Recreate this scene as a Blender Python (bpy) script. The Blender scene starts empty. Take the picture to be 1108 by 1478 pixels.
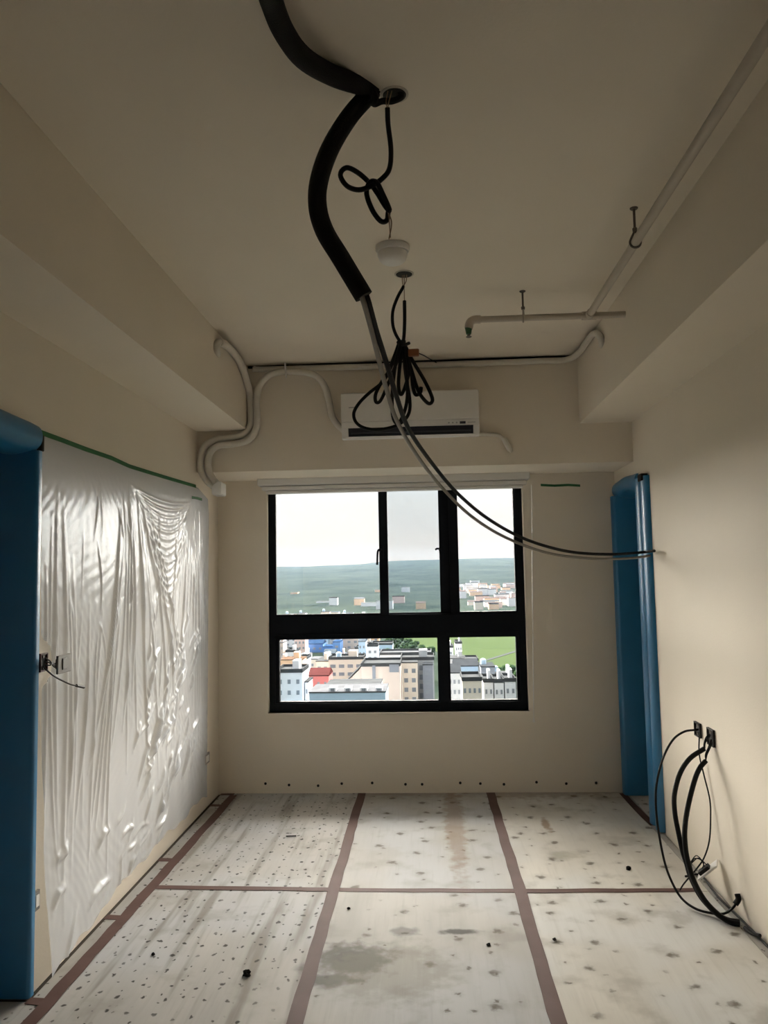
import bpy, math, random
import numpy as np
from mathutils import Vector, Matrix

random.seed(7)
np.random.seed(7)
S = bpy.context.scene
COL = S.collection

# ------------------------------------------------------------------ camera
CAM = Vector((0.0, 0.0, 1.56))
F_PX, YAW, PITCH, ROLL = 1122.63, 0.053, 0.079, 0.0188
_fw = Vector((-math.sin(YAW) * math.cos(PITCH), math.cos(YAW) * math.cos(PITCH), math.sin(PITCH)))
_rt = Vector((math.cos(YAW), math.sin(YAW), 0.0))
_up = _rt.cross(_fw)
_r = _rt * math.cos(ROLL) - _up * math.sin(ROLL)
_u = _rt * math.sin(ROLL) + _up * math.cos(ROLL)
cd = bpy.data.cameras.new('camera')
cam = bpy.data.objects.new('camera', cd)
COL.objects.link(cam)
cd.sensor_fit = 'VERTICAL'
cd.sensor_height = 24.0
cd.lens = F_PX * 24.0 / 1478.0
cd.clip_start = 0.05
cd.clip_end = 20000
M3 = Matrix((( _r.x, _u.x, -_fw.x), (_r.y, _u.y, -_fw.y), (_r.z, _u.z, -_fw.z)))
cam.matrix_world = Matrix.Translation(CAM) @ M3.to_4x4()
S.camera = cam

# ------------------------------------------------------------------ sky, sun, exposure
S.view_settings.view_transform = 'Standard'
S.view_settings.look = 'None'
S.view_settings.gamma = 1.0
S.view_settings.use_curve_mapping = False
S.view_settings.exposure = 0.0

w = bpy.data.worlds.new('evening_sky')
S.world = w
w.use_nodes = True
wn, wl_ = w.node_tree.nodes, w.node_tree.links
wn.clear()
wo = wn.new('ShaderNodeOutputWorld')
wb_ = wn.new('ShaderNodeBackground')
wb_.inputs['Strength'].default_value = 1.12
tc = wn.new('ShaderNodeTexCoord')
sx = wn.new('ShaderNodeSeparateXYZ')
wl_.new(tc.outputs['Generated'], sx.inputs[0])
rp = wn.new('ShaderNodeValToRGB')
rp.color_ramp.elements[0].position = 0.0
rp.color_ramp.elements[0].color = (0.70, 0.49, 0.31, 1)
rp.color_ramp.elements[1].position = 0.55
rp.color_ramp.elements[1].color = (0.86, 0.93, 1.0, 1)
for pos_, col_ in ((0.03, (0.74, 0.60, 0.46)), (0.06, (0.86, 0.78, 0.69)), (0.12, (0.94, 0.94, 0.91))):
    e = rp.color_ramp.elements.new(pos_)
    e.color = (*col_, 1)
wl_.new(sx.outputs['Z'], rp.inputs[0])
cl = wn.new('ShaderNodeTexNoise')
cl.inputs['Scale'].default_value = 5.0
cl.inputs['Detail'].default_value = 5.0
mp = wn.new('ShaderNodeMapping')
mp.inputs['Scale'].default_value = (1, 1, 4)
wl_.new(tc.outputs['Generated'], mp.inputs[0])
wl_.new(mp.outputs[0], cl.inputs[0])
cr = wn.new('ShaderNodeValToRGB')
cr.color_ramp.elements[0].position = 0.35
cr.color_ramp.elements[0].color = (0.93, 0.94, 0.95, 1)
cr.color_ramp.elements[1].position = 0.6
cr.color_ramp.elements[1].color = (1, 1, 1, 1)
wl_.new(cl.outputs[0], cr.inputs[0])
mx = wn.new('ShaderNodeMix')
mx.data_type = 'RGBA'
mx.blend_type = 'MULTIPLY'
mx.inputs[0].default_value = 1.0
wl_.new(rp.outputs[0], mx.inputs[6])
wl_.new(cr.outputs[0], mx.inputs[7])
wl_.new(mx.outputs[2], wb_.inputs[0])
wl_.new(wb_.outputs[0], wo.inputs[0])

SUN_E, SUN_ELEV, SUN_AZ, SUN_ANGLE = 60.0, 27.0, -13.0, 118.0   # veiled evening sun, its glow spread over the open sky beyond the window
sl = bpy.data.lights.new('hazy_sun_offscreen', 'SUN')
sl.energy = SUN_E
sl.color = (1.0, 0.945, 0.865)
sl.angle = math.radians(SUN_ANGLE)
so = bpy.data.objects.new('hazy_sun_offscreen', sl)
COL.objects.link(so)
so.rotation_euler = (math.radians(-(90 - SUN_ELEV)), 0, math.radians(-SUN_AZ))
so.location = (0, 30, 30)


# ------------------------------------------------------------------ helpers
def at(px, py, x=None, y=None, z=None):
    """world point seen at photograph pixel (px, py) on the plane x=, y= or z="""
    d = _fw + _r * ((px - 554) / F_PX) - _u * ((py - 739) / F_PX)
    if x is not None:
        t = (x - CAM.x) / d.x
    elif y is not None:
        t = (y - CAM.y) / d.y
    else:
        t = (z - CAM.z) / d.z
    return CAM + d * t


def mat(name, col, rough=0.6, spec=0.4, var=0.0, vscale=6.0, bump=0.0, bscale=60.0, col2=None, metallic=0.0, stretch=(1, 1, 1)):
    m = bpy.data.materials.new(name)
    m.use_nodes = True
    n, l = m.node_tree.nodes, m.node_tree.links
    b = n['Principled BSDF']
    b.inputs['Roughness'].default_value = rough
    b.inputs['Specular IOR Level'].default_value = spec
    b.inputs['Metallic'].default_value = metallic
    t = n.new('ShaderNodeTexCoord')
    mpn = n.new('ShaderNodeMapping')
    mpn.inputs['Scale'].default_value = stretch
    l.new(t.outputs['Object'], mpn.inputs[0])
    if var > 0 or col2:
        no = n.new('ShaderNodeTexNoise')
        no.inputs['Scale'].default_value = vscale
        no.inputs['Detail'].default_value = 4
        l.new(mpn.outputs[0], no.inputs[0])
        r = n.new('ShaderNodeValToRGB')
        r.color_ramp.elements[0].position = 0.3
        r.color_ramp.elements[1].position = 0.7
        c2 = col2 or tuple(c * (1 - var) for c in col)
        r.color_ramp.elements[0].color = (*c2, 1)
        r.color_ramp.elements[1].color = (*col, 1)
        l.new(no.outputs[0], r.inputs[0])
        l.new(r.outputs[0], b.inputs['Base Color'])
    else:
        b.inputs['Base Color'].default_value = (*col, 1)
    if bump > 0:
        nb = n.new('ShaderNodeTexNoise')
        nb.inputs['Scale'].default_value = bscale
        nb.inputs['Detail'].default_value = 3
        l.new(mpn.outputs[0], nb.inputs[0])
        bn = n.new('ShaderNodeBump')
        bn.inputs['Strength'].default_value = bump
        bn.inputs['Distance'].default_value = 0.01
        l.new(nb.outputs[0], bn.inputs['Height'])
        l.new(bn.outputs[0], b.inputs['Normal'])
    return m


def wpos(o):
    p = Vector((0, 0, 0))
    while o is not None:
        p += o.location
        o = o.parent
    return p


class MB:
    """collects boxes, tubes, lathes in world coordinates; build() links them as one mesh object"""

    def __init__(self):
        self.v, self.f = [], []

    def add(self, vs, fs):
        k = len(self.v)
        self.v += [Vector(p) for p in vs]
        self.f += [tuple(i + k for i in q) for q in fs]
        return self

    def box(self, a, b):
        x0, y0, z0 = a
        x1, y1, z1 = b
        return self.hexa([(x0, y0, z0), (x1, y0, z0), (x1, y1, z0), (x0, y1, z0), (x0, y0, z1), (x1, y0, z1), (x1, y1, z1), (x0, y1, z1)])

    def hexa(self, p):
        return self.add(p, [(0, 3, 2, 1), (4, 5, 6, 7), (0, 1, 5, 4), (1, 2, 6, 5), (2, 3, 7, 6), (3, 0, 4, 7)])

    def bbox(self, a, b, bv=0.004):
        """box with chamfered edges along its longest faces"""
        x0, y0, z0 = a
        x1, y1, z1 = b
        c = bv
        ring = [(x0 + c, z0), (x1 - c, z0), (x1, z0 + c), (x1, z1 - c), (x1 - c, z1), (x0 + c, z1), (x0, z1 - c), (x0, z0 + c)]
        ins = [(x0 + 2 * c, z0 + c), (x1 - 2 * c, z0 + c), (x1 - c, z0 + 2 * c), (x1 - c, z1 - 2 * c), (x1 - 2 * c, z1 - c), (x0 + 2 * c, z1 - c), (x0 + c, z1 - 2 * c), (x0 + c, z0 + 2 * c)]
        v = [(p[0], y0, p[1]) for p in ins] + [(p[0], y0 + c, p[1]) for p in ring] + [(p[0], y1 - c, p[1]) for p in ring] + [(p[0], y1, p[1]) for p in ins]
        fs = [tuple(range(8)), tuple(31 - i for i in range(8))]
        for k in range(3):
            for i in range(8):
                j = (i + 1) % 8
                fs.append((k * 8 + j, k * 8 + i, k * 8 + 8 + i, k * 8 + 8 + j))
        return self.add(v, fs)

    def tube(self, pts, r, n=10, sub=6, caps=True, smooth=True):
        pts = [Vector(p) for p in pts]
        if smooth and len(pts) > 2:
            q = []
            ext = [pts[0] * 2 - pts[1]] + pts + [pts[-1] * 2 - pts[-2]]
            for i in range(1, len(ext) - 2):
                p0, p1, p2, p3 = ext[i - 1:i + 3]
                for s in range(sub):
                    t = s / sub
                    q.append(0.5 * ((2 * p1) + (p2 - p0) * t + (2 * p0 - 5 * p1 + 4 * p2 - p3) * t * t + (3 * p1 - p0 - 3 * p2 + p3) * t ** 3))
            q.append(pts[-1])
            pts = q
        rr = r if isinstance(r, (list, tuple)) else None
        tn = (pts[1] - pts[0]).normalized()
        nrm = tn.orthogonal().normalized()
        vs, fs = [], []
        for i, p in enumerate(pts):
            a = pts[max(i - 1, 0)]
            b = pts[min(i + 1, len(pts) - 1)]
            t = (b - a)
            t = t.normalized() if t.length > 1e-9 else tn
            nrm = (nrm - t * nrm.dot(t))
            nrm = nrm.normalized() if nrm.length > 1e-9 else t.orthogonal().normalized()
            bi = t.cross(nrm)
            rad = r if rr is None else rr[0] + (rr[1] - rr[0]) * i / (len(pts) - 1)
            for k in range(n):
                an = 2 * math.pi * k / n
                vs.append(p + nrm * (math.cos(an) * rad) + bi * (math.sin(an) * rad))
            tn = t
        for i in range(len(pts) - 1):
            for k in range(n):
                j = (k + 1) % n
                fs.append((i * n + k, i * n + j, (i + 1) * n + j, (i + 1) * n + k))
        if caps:
            fs.append(tuple(range(n - 1, -1, -1)))
            fs.append(tuple((len(pts) - 1) * n + k for k in range(n)))
        return self.add(vs, fs)

    def lathe(self, c, prof, n=28, axis='z'):
        """prof: list of (radius, offset along axis)"""
        c = Vector(c)
        ax = {'z': (Vector((1, 0, 0)), Vector((0, 1, 0)), Vector((0, 0, 1))), 'x': (Vector((0, 1, 0)), Vector((0, 0, 1)), Vector((1, 0, 0))), 'y': (Vector((0, 0, 1)), Vector((1, 0, 0)), Vector((0, 1, 0)))}[axis]
        vs, fs = [], []
        for r, h in prof:
            for k in range(n):
                a = 2 * math.pi * k / n
                vs.append(c + ax[0] * (r * math.cos(a)) + ax[1] * (r * math.sin(a)) + ax[2] * h)
        for i in range(len(prof) - 1):
            for k in range(n):
                j = (k + 1) % n
                fs.append((i * n + k, i * n + j, (i + 1) * n + j, (i + 1) * n + k))
        fs.append(tuple(range(n - 1, -1, -1)))
        fs.append(tuple((len(prof) - 1) * n + k for k in range(n)))
        return self.add(vs, fs)

    def build(self, name, m, parent=None, smooth=False, base=None):
        if parent is not None:
            org = wpos(parent)
            loc = Vector((0, 0, 0))
        else:
            if base is None:
                xs = [p.x for p in self.v]
                ys = [p.y for p in self.v]
                base = ((min(xs) + max(xs)) / 2, (min(ys) + max(ys)) / 2, min(p.z for p in self.v))
            org = Vector(base)
            loc = org
        me = bpy.data.meshes.new(name)
        me.from_pydata([tuple(p - org) for p in self.v], [], self.f)
        me.validate()
        if smooth:
            for p in me.polygons:
                p.use_smooth = True
            try:
                me.set_sharp_from_angle(angle=math.radians(40))
            except Exception:
                pass
        me.materials.append(m)
        o = bpy.data.objects.new(name, me)
        COL.objects.link(o)
        o.location = loc
        if parent is not None:
            o.parent = parent
        me.update()
        return o


def tag(o, label=None, cat=None, group=None, kind=None):
    if label:
        o['label'] = label
    if cat:
        o['category'] = cat
    if group:
        o['group'] = group
    if kind:
        o['kind'] = kind
    return o


def thing(name, loc, label, cat, group=None):
    o = bpy.data.objects.new(name, None)
    COL.objects.link(o)
    o.location = loc
    o.empty_display_size = 0.05
    return tag(o, label, cat, group)


def structure(o, label=None):
    o['kind'] = 'structure'
    if label:
        o['label'] = label
    return o


# ------------------------------------------------------------------ room measures (metres)
XL, XR, YB, ZC = -1.534, 1.3725, 5.68, 2.985
Y0 = -4.6                                  # far wall of the unseen hall added behind the camera
YH, HX0, HX1 = 1.35, -4.2, 4.0             # added unseen hall, made wide to drain light off the near ceiling
BEAM_Y, BEAM_Z = 5.151, 2.264              # lintel beam over the window
RB_X, RB_Z = 1.033, 2.526                  # beam along the right wall
LB_X, LB_Z = -1.188, 2.544                 # beam along the left wall
DOOR_Z = 2.10
LD0, LD1 = 2.02, 2.975                     # doorway in the left wall
RD0, RD1 = 5.02, 5.60                      # doorway in the right wall
WY = 5.735                                 # inner face of window frame


def wx(px, py=865):
    return at(px, py, y=WY).x


def wz(py, px=575):
    return at(px, py, y=WY).z


WX0, WX1, WZ0, WZ1 = wx(388), wx(757), wz(1026), wz(698)

M = {}
M['wall'] = mat('cream_wall_paint', (0.81, 0.735, 0.615), 0.62, 0.15, var=0.03, vscale=2.5, bump=0.06, bscale=90)
M['ceiling'] = M['wall']
M['wall_added_hall'] = M['wall']
M['blue'] = mat('blue_plastic_sheet', (0.020, 0.18, 0.37), 0.36, 0.7, var=0.08, vscale=9, bump=0.03, bscale=14)
M['blackfoam'] = mat('black_foam_sleeve', (0.006, 0.006, 0.006), 0.7, 0.25, bump=0.25, bscale=220)
M['blackpvc'] = mat('black_cable_sheath', (0.010, 0.010, 0.010), 0.5, 0.15, bump=0.1, bscale=300)
M['greypvc'] = mat('grey_cable_sheath', (0.22, 0.20, 0.17), 0.45, 0.4, var=0.1, vscale=30)
M['copper'] = mat('stripped_wire', (0.30, 0.20, 0.12), 0.35, 0.5, metallic=0.5)
M['whitepl'] = mat('white_plastic', (0.78, 0.76, 0.72), 0.35, 0.45, var=0.03, vscale=8)
M['duct'] = mat('ivory_pipe_wrap', (0.70, 0.66, 0.58), 0.55, 0.3, var=0.08, vscale=25, bump=0.1, bscale=80)
M['pipe'] = mat('painted_steel_pipe', (0.54, 0.48, 0.40), 0.5, 0.3, var=0.06, vscale=12)
M['pipedk'] = mat('dull_steel_rod', (0.16, 0.14, 0.12), 0.5, 0.4, metallic=0.4, var=0.1, vscale=20)
M['alu'] = mat('black_aluminium', (0.012, 0.014, 0.018), 0.6, 0.04, var=0.15, vscale=30)
M['slot'] = mat('dark_vent', (0.012, 0.014, 0.022), 0.4, 0.4, var=0.1, vscale=40)
M['gtape'] = mat('green_masking_tape', (0.035, 0.16, 0.055), 0.55, 0.3, var=0.2, vscale=20)
M['btape'] = mat('brown_floor_tape', (0.135, 0.080, 0.068), 0.6, 0.08, var=0.22, vscale=7, bump=0.05, bscale=40)
M['box'] = mat('dark_back_box', (0.02, 0.018, 0.016), 0.6, 0.3, var=0.2, vscale=40)
M['redbox'] = mat('maroon_back_box', (0.07, 0.02, 0.017), 0.5, 0.3, var=0.2, vscale=40)
M['greyplate'] = mat('grey_switch_plate', (0.20, 0.19, 0.175), 0.4, 0.4, var=0.05, vscale=20)
M['mark'] = mat('faint_print', (0.42, 0.41, 0.39), 0.5, 0.3, var=0.05, vscale=20)
M['orange'] = mat('orange_connector', (0.30, 0.10, 0.035), 0.4, 0.4, var=0.1, vscale=30)
M['green'] = mat('green_sprinkler_bulb', (0.02, 0.10, 0.035), 0.4, 0.5, var=0.1, vscale=30)
M['subfloor'] = mat('dark_subfloor', (0.055, 0.042, 0.032), 0.7, 0.2, var=0.3, vscale=8, stretch=(6, 0.5, 1))
M['debris'] = mat('black_debris', (0.012, 0.011, 0.010), 0.8, 0.2, var=0.2, vscale=40)
M['door'] = mat('door_paint', (0.5, 0.45, 0.38), 0.5, 0.4, var=0.05, vscale=3, stretch=(1, 1, 0.1))


# board material: pale veneer with grain, knots, ruts and stains of a fixed place
def board_mat(name, base, dots, stripes, stains, knots, seed):
    m = mat(name, base, 0.62, 0.07)
    n, l = m.node_tree.nodes, m.node_tree.links
    b = n['Principled BSDF']
    t = n.new('ShaderNodeNewGeometry')

    def mapping(scale, loc=(0, 0, 0), rot=0.0):
        q = n.new('ShaderNodeMapping')
        q.inputs['Scale'].default_value = scale
        q.inputs['Location'].default_value = loc
        q.inputs['Rotation'].default_value = (0, 0, rot)
        l.new(t.outputs['Position'], q.inputs[0])
        return q

    def noise(mp_, scale, detail=4):
        q = n.new('ShaderNodeTexNoise')
        q.inputs['Scale'].default_value = scale
        q.inputs['Detail'].default_value = detail
        l.new(mp_.outputs[0], q.inputs[0])
        return q.outputs[0]

    def ramp(src, p0, p1, v0=0.0, v1=1.0):
        q = n.new('ShaderNodeMapRange')
        q.interpolation_type = 'SMOOTHSTEP'
        q.inputs[1].default_value = p0
        q.inputs[2].default_value = p1
        q.inputs[3].default_value = v0
        q.inputs[4].default_value = v1
        l.new(src, q.inputs[0])
        return q.outputs[0]

    def mth(op, a, c):
        q = n.new('ShaderNodeMath')
        q.operation = op
        for i, s_ in enumerate((a, c)):
            if isinstance(s_, (int, float)):
                q.inputs[i].default_value = s_
            else:
                l.new(s_, q.inputs[i])
        return q.outputs[0]

    def mixc(fac, c1, c2):
        q = n.new('ShaderNodeMix')
        q.data_type = 'RGBA'
        if isinstance(fac, float):
            q.inputs[0].default_value = fac
        else:
            l.new(fac, q.inputs[0])
        for i, s_ in ((6, c1), (7, c2)):
            if isinstance(s_, tuple):
                q.inputs[i].default_value = (*s_, 1)
            else:
                l.new(s_, q.inputs[i])
        return q.outputs[2]

    def warp(src, amt):
        q = n.new('ShaderNodeTexNoise')
        q.inputs['Scale'].default_value = 38.0
        q.inputs['Detail'].default_value = 3
        l.new(src, q.inputs[0])
        a = n.new('ShaderNodeVectorMath')
        a.operation = 'MULTIPLY_ADD'
        l.new(q.outputs['Color'], a.inputs[0])
        a.inputs[1].default_value = (amt, amt, 0)
        l.new(src, a.inputs[2])
        return a.outputs[0]

    base2 = tuple(c * 0.84 for c in base)
    cool = (base[0] * 0.95, base[1] * 0.99, base[2] * 1.06)
    c = mixc(ramp(noise(mapping((1, 0.35, 1), (seed, 0, 0)), 3.2, 5), 0.35, 0.68), base2, base)
    c = mixc(ramp(noise(mapping((1, 1, 1), (seed * 2, 3, 0)), 1.3, 2), 0.4, 0.6), c, cool)
    grain = noise(mapping((26, 1.6, 1), (seed, 1, 0)), 2.0, 5)
    c = mixc(mth('MULTIPLY', ramp(grain, 0.5, 0.78), 0.22), c, tuple(q * 0.6 for q in base))
    blot = noise(mapping((1, 1, 1), (seed * 3, 5, 0)), 5.0, 6)
    c = mixc(mth('MULTIPLY', ramp(blot, 0.52, 0.72), 0.42), c, (0.25, 0.23, 0.19))
    if stripes > 0:
        st = noise(mapping((8.5, 0.7, 1), (seed, 2, 0), 0.06), 1.6, 3)
        c = mixc(mth('MULTIPLY', ramp(st, 0.50, 0.70), stripes), c, (0.23, 0.21, 0.175))
    if dots:
        for sc, thr, jit, sd in ((11.5, 0.120, 0.5, 0.0), (15.0, 0.085, 0.95, 4.0)):
            vo = n.new('ShaderNodeTexVoronoi')
            vo.voronoi_dimensions = '2D'
            vo.inputs['Scale'].default_value = sc
            vo.inputs['Randomness'].default_value = jit
            l.new(warp(mapping((1, 0.8, 1), (seed + sd, 0, 0), 0.1).outputs[0], 0.030), vo.inputs[0])
            k = ramp(vo.outputs['Distance'], thr, thr * 0.45)
            gate = ramp(noise(mapping((1, 1, 1), (sd, seed, 0)), 2.2, 2), 0.36, 0.52)
            c = mixc(mth('MULTIPLY', mth('MULTIPLY', k, gate), 0.9), c, (0.035, 0.032, 0.027))
    if knots:
        for sc, thr, sd, g0 in ((4.6, 0.125, 0.0, 0.33), (7.5, 0.095, 7.0, 0.44)):
            vo = n.new('ShaderNodeTexVoronoi')
            vo.voronoi_dimensions = '2D'
            vo.inputs['Scale'].default_value = sc
            vo.inputs['Randomness'].default_value = 0.7
            l.new(warp(mapping((0.85, 0.9, 1), (seed + sd, 0, 0), 0.2).outputs[0], 0.045), vo.inputs[0])
            k = ramp(vo.outputs['Distance'], thr, thr * 0.2)
            gate = ramp(noise(mapping((1, 1, 1), (sd, seed, 0)), 3.0, 2), g0, g0 + 0.12)
            k = mth('MULTIPLY', k, gate)
            c = mixc(mth('MULTIPLY', k, 0.8), c, (0.09, 0.07, 0.05))
            halo = mth('MULTIPLY', ramp(vo.outputs['Distance'], thr * 2.4, thr * 0.6), gate)
            c = mixc(mth('MULTIPLY', halo, 0.13), c, (0.20, 0.18, 0.135))
    for (px, py, rx, ry, col, st_) in stains:
        mp2 = mapping((1 / rx, 1 / ry, 0.0), (-px / rx, -py / ry, 0))
        le = n.new('ShaderNodeVectorMath')
        le.operation = 'LENGTH'
        l.new(mp2.outputs[0], le.inputs[0])
        nz = noise(mapping((1, 1, 1), (seed, 9, 0)), 16.0, 5)
        d = mth('ADD', le.outputs['Value'], mth('MULTIPLY', mth('SUBTRACT', nz, 0.5), 1.6))
        c = mixc(mth('MULTIPLY', ramp(d, 1.2, 0.5), st_), c, col)
    l.new(c, b.inputs['Base Color'])
    bn = n.new('ShaderNodeBump')
    bn.inputs['Strength'].default_value = 0.25
    bn.inputs['Distance'].default_value = 0.004
    l.new(mth('ADD', grain, mth('MULTIPLY', noise(mapping((8.5, 0.7, 1), (seed, 2, 0), 0.06), 1.6, 3), 2.0 * stripes)), bn.inputs['Height'])
    l.new(bn.outputs[0], b.inputs['Normal'])
    return m


DK = (0.05, 0.048, 0.037)
BR = (0.25, 0.17, 0.105)
M['board_l'] = board_mat('dotted_protection_board', (0.50, 0.48, 0.445), True, 0.75, [(-0.46, 3.20, 0.10, 0.06, DK, 0.6)], False, 1.0)
M['board_c'] = board_mat('stained_protection_board', (0.50, 0.485, 0.45), False, 0.10,
                         [(-0.33, 3.28, 0.17, 0.15, DK, 0.9), (-0.42, 3.12, 0.12, 0.06, DK, 0.75), (-0.2, 3.2, 0.3, 0.25, (0.24, 0.225, 0.175), 0.5), (0.10, 3.53, 0.11, 0.028, DK, 0.85), (-0.13, 3.53, 0.075, 0.045, DK, 0.5),
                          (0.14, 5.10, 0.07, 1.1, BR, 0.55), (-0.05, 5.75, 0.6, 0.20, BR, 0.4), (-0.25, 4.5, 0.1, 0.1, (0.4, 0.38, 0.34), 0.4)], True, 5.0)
M['board_r'] = board_mat('knotty_protection_board', (0.64, 0.61, 0.545), False, 0.08,
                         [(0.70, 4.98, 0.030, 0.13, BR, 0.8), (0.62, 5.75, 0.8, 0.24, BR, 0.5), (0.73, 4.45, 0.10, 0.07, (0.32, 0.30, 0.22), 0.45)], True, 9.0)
M['board_s'] = board_mat('narrow_edge_board', (0.43, 0.41, 0.37), True, 0.2, [], False, 13.0)

# ------------------------------------------------------------------ the shell
T = 0.22
floor = MB().box((XL - T, YH, -0.14), (XR + T, YB + 0.02, -0.008)).box((HX0, Y0, -0.14), (HX1, YH, -0.008)).build('floor', M['subfloor'])
structure(floor, 'floor covered with pale protection boards and brown tape')
TX = [-1.406, -0.4956, 0.415, 1.326]
ROWS = [YB, 3.972, 2.152, 0.332]  # boards stop here; unseen dark floor behind left bare to cut bounced light
for r in range(3):
    ya, yb = ROWS[r + 1], ROWS[r]
    for c, key in enumerate(('board_l', 'board_c', 'board_r')):
        g = 0.0015
        MB().box((TX[c] + g, ya + g, -0.006 - 0.001 * ((r + c) % 2)), (TX[c + 1] - g, yb - g, -0.001 * ((r + c) % 2))).build('floor_board', M[key], floor)
for (ya, yb) in ((5.385, YB), (4.372, 5.385), (3.649, 4.372), (2.94, 3.649), (0.332, 2.94)):
    MB().box((XL + 0.024, ya + 0.0015, -0.006), (TX[0] - 0.0015, yb - 0.0015, -0.0005)).build('edge_board', M['board_s'], floor)
for (ya, yb) in ((3.972, YB), (0.332, 3.972)):
    MB().box((TX[3] + 0.0015, ya + 0.0015, -0.006), (XR - 0.006, yb - 0.0015, -0.0005)).build('edge_board', M['board_s'], floor)
MB().box((XL - T + 0.05, LD0 + 0.03, -0.006), (XL + 0.022, LD1 - 0.03, -0.001)).build('edge_board', M['board_s'], floor)
MB().box((XR - 0.005, RD0, -0.006), (XR + T, RD1, -0.001)).build('edge_board', M['board_r'], floor)

ceil_ = structure(MB().box((XL - T, YH, ZC), (XR + T, BEAM_Y + 0.05, ZC + 0.15)).box((HX0, Y0, ZC), (HX1, YH, ZC + 0.15)).build('ceiling', M['ceiling']), 'bare unlit beige concrete ceiling with hanging cables')

mb = MB()
mb.box((XL - T, YH, -0.1), (XL, LD0, ZC))
mb.box((XL - T, LD0, DOOR_Z), (XL, LD1, ZC))
mb.box((XL - T, LD1, -0.1), (XL, YB + T, ZC))
wall_left = structure(mb.build('wall_left', M['wall']), 'cream left wall partly hung with clear plastic film')
mb = MB()
mb.box((XR, YH, -0.1), (XR + T, RD0, ZC))
mb.box((XR, RD0, DOOR_Z), (XR + T, RD1, ZC))
mb.box((XR, RD1, -0.1), (XR + T, YB + T, ZC))
wall_right = structure(mb.build('wall_right', M['wall']), 'bare cream right wall with open socket boxes')
mb = MB()
mb.box((XL, YB, -0.1), (WX0, YB + T, ZC))
mb.box((WX1, YB, -0.1), (XR, YB + T, ZC))
mb.box((WX0, YB, -0.1), (WX1, YB + T, WZ0))
mb.box((WX0, YB, WZ1), (WX1, YB + T, ZC))
wall_back = structure(mb.build('wall_back', M['wall']), 'cream wall around the black framed window')
structure(MB().box((HX0, Y0 - T, -0.1), (HX1, Y0, ZC)).build('wall_front', M['wall_added_hall']), 'wall opposite the window at the end of the added unseen hall')
structure(MB().box((HX0 - T, Y0 - T, -0.1), (HX0, YH + T, ZC)).box((HX0, YH, -0.1), (XL - T, YH + T, ZC)).build('wall_added_hall_left', M['wall_added_hall']), 'unseen cream wall of the added hall beyond the left wall')
structure(MB().box((HX1, Y0 - T, -0.1), (HX1 + T, YH + T, ZC)).box((XR + T, YH, -0.1), (HX1, YH + T, ZC)).build('wall_added_hall_right', M['wall_added_hall']), 'unseen cream wall of the added hall beyond the right wall')

b1 = structure(MB().box((XL, BEAM_Y, BEAM_Z), (XR, YB, ZC + 0.1)).build('ceiling_beam', M['wall']), 'deep cream lintel beam above the window carrying the air conditioner')
b2 = structure(MB().box((RB_X, YH, RB_Z), (XR, BEAM_Y, ZC)).build('ceiling_beam', M['wall']), 'cream beam along the right wall under the ceiling')
b3 = structure(MB().box((XL, YH, LB_Z), (LB_X, BEAM_Y, ZC)).build('ceiling_beam', M['wall']), 'cream beam along the left wall under the ceiling')

# closed doors at the far side of both openings
d1 = bpy.data.objects.new('door_1', None)
COL.objects.link(d1)
d1.location = (XL - T + 0.03, (LD0 + LD1) / 2, 0)
structure(d1, 'closed door set back in the left doorway')
MB().box((XL - T + 0.005, LD0, -0.005), (XL - T + 0.045, LD1, DOOR_Z)).build('door_leaf', M['door'], d1)
MB().lathe((XL - T + 0.045, LD0 + 0.07, 1.0), [(0.012, 0), (0.012, 0.03), (0.026, 0.035), (0.028, 0.05), (0.018, 0.062)], 14, 'x').build('door_knob', M['pipedk'], d1, True)
d2 = bpy.data.objects.new('door_2', None)
COL.objects.link(d2)
d2.location = (XR + T - 0.03, (RD0 + RD1) / 2, 0)
structure(d2, 'closed door set back in the right doorway')
MB().box((XR + T - 0.045, RD0, -0.005), (XR + T - 0.005, RD1, DOOR_Z)).build('door_leaf', M['door'], d2)
MB().lathe((XR + T - 0.107, RD0 + 0.07, 1.0), [(0.018, 0), (0.028, 0.012), (0.026, 0.027), (0.012, 0.032), (0.012, 0.062)], 14, 'x').build('door_knob', M['pipedk'], d2, True)

# nail holes left where the skirting was taken off
hole_me = None
for px, py in ((383, 1131), (417, 1133), (459, 1134), (493, 1131), (537, 1130), (585, 1132), (609, 1132), (664, 1130), (693, 1131), (727, 1132), (774, 1129), (817, 1131), (860, 1130)):
    p = at(px, py, y=YB)
    if hole_me is None:
        o = MB().lathe((p.x, YB - 0.002, p.z), [(0.0085, 0.0), (0.010, 0.001), (0.010, 0.003)], 8, 'y').build('nail_hole', M['box'], wall_back)
        hole_me, hole_p = o, p
    else:
        o = hole_me.copy()
        COL.objects.link(o)
        o.parent = wall_back
        o.location = (p.x - hole_p.x, 0, p.z - hole_p.z)
        o.scale = (1, 1, 1)

# ------------------------------------------------------------------ the window
win = bpy.data.objects.new('window_1', None)
COL.objects.link(win)
win.location = ((WX0 + WX1) / 2, WY, WZ0)
structure(win, 'black framed sliding window looking over town and hills')


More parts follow.
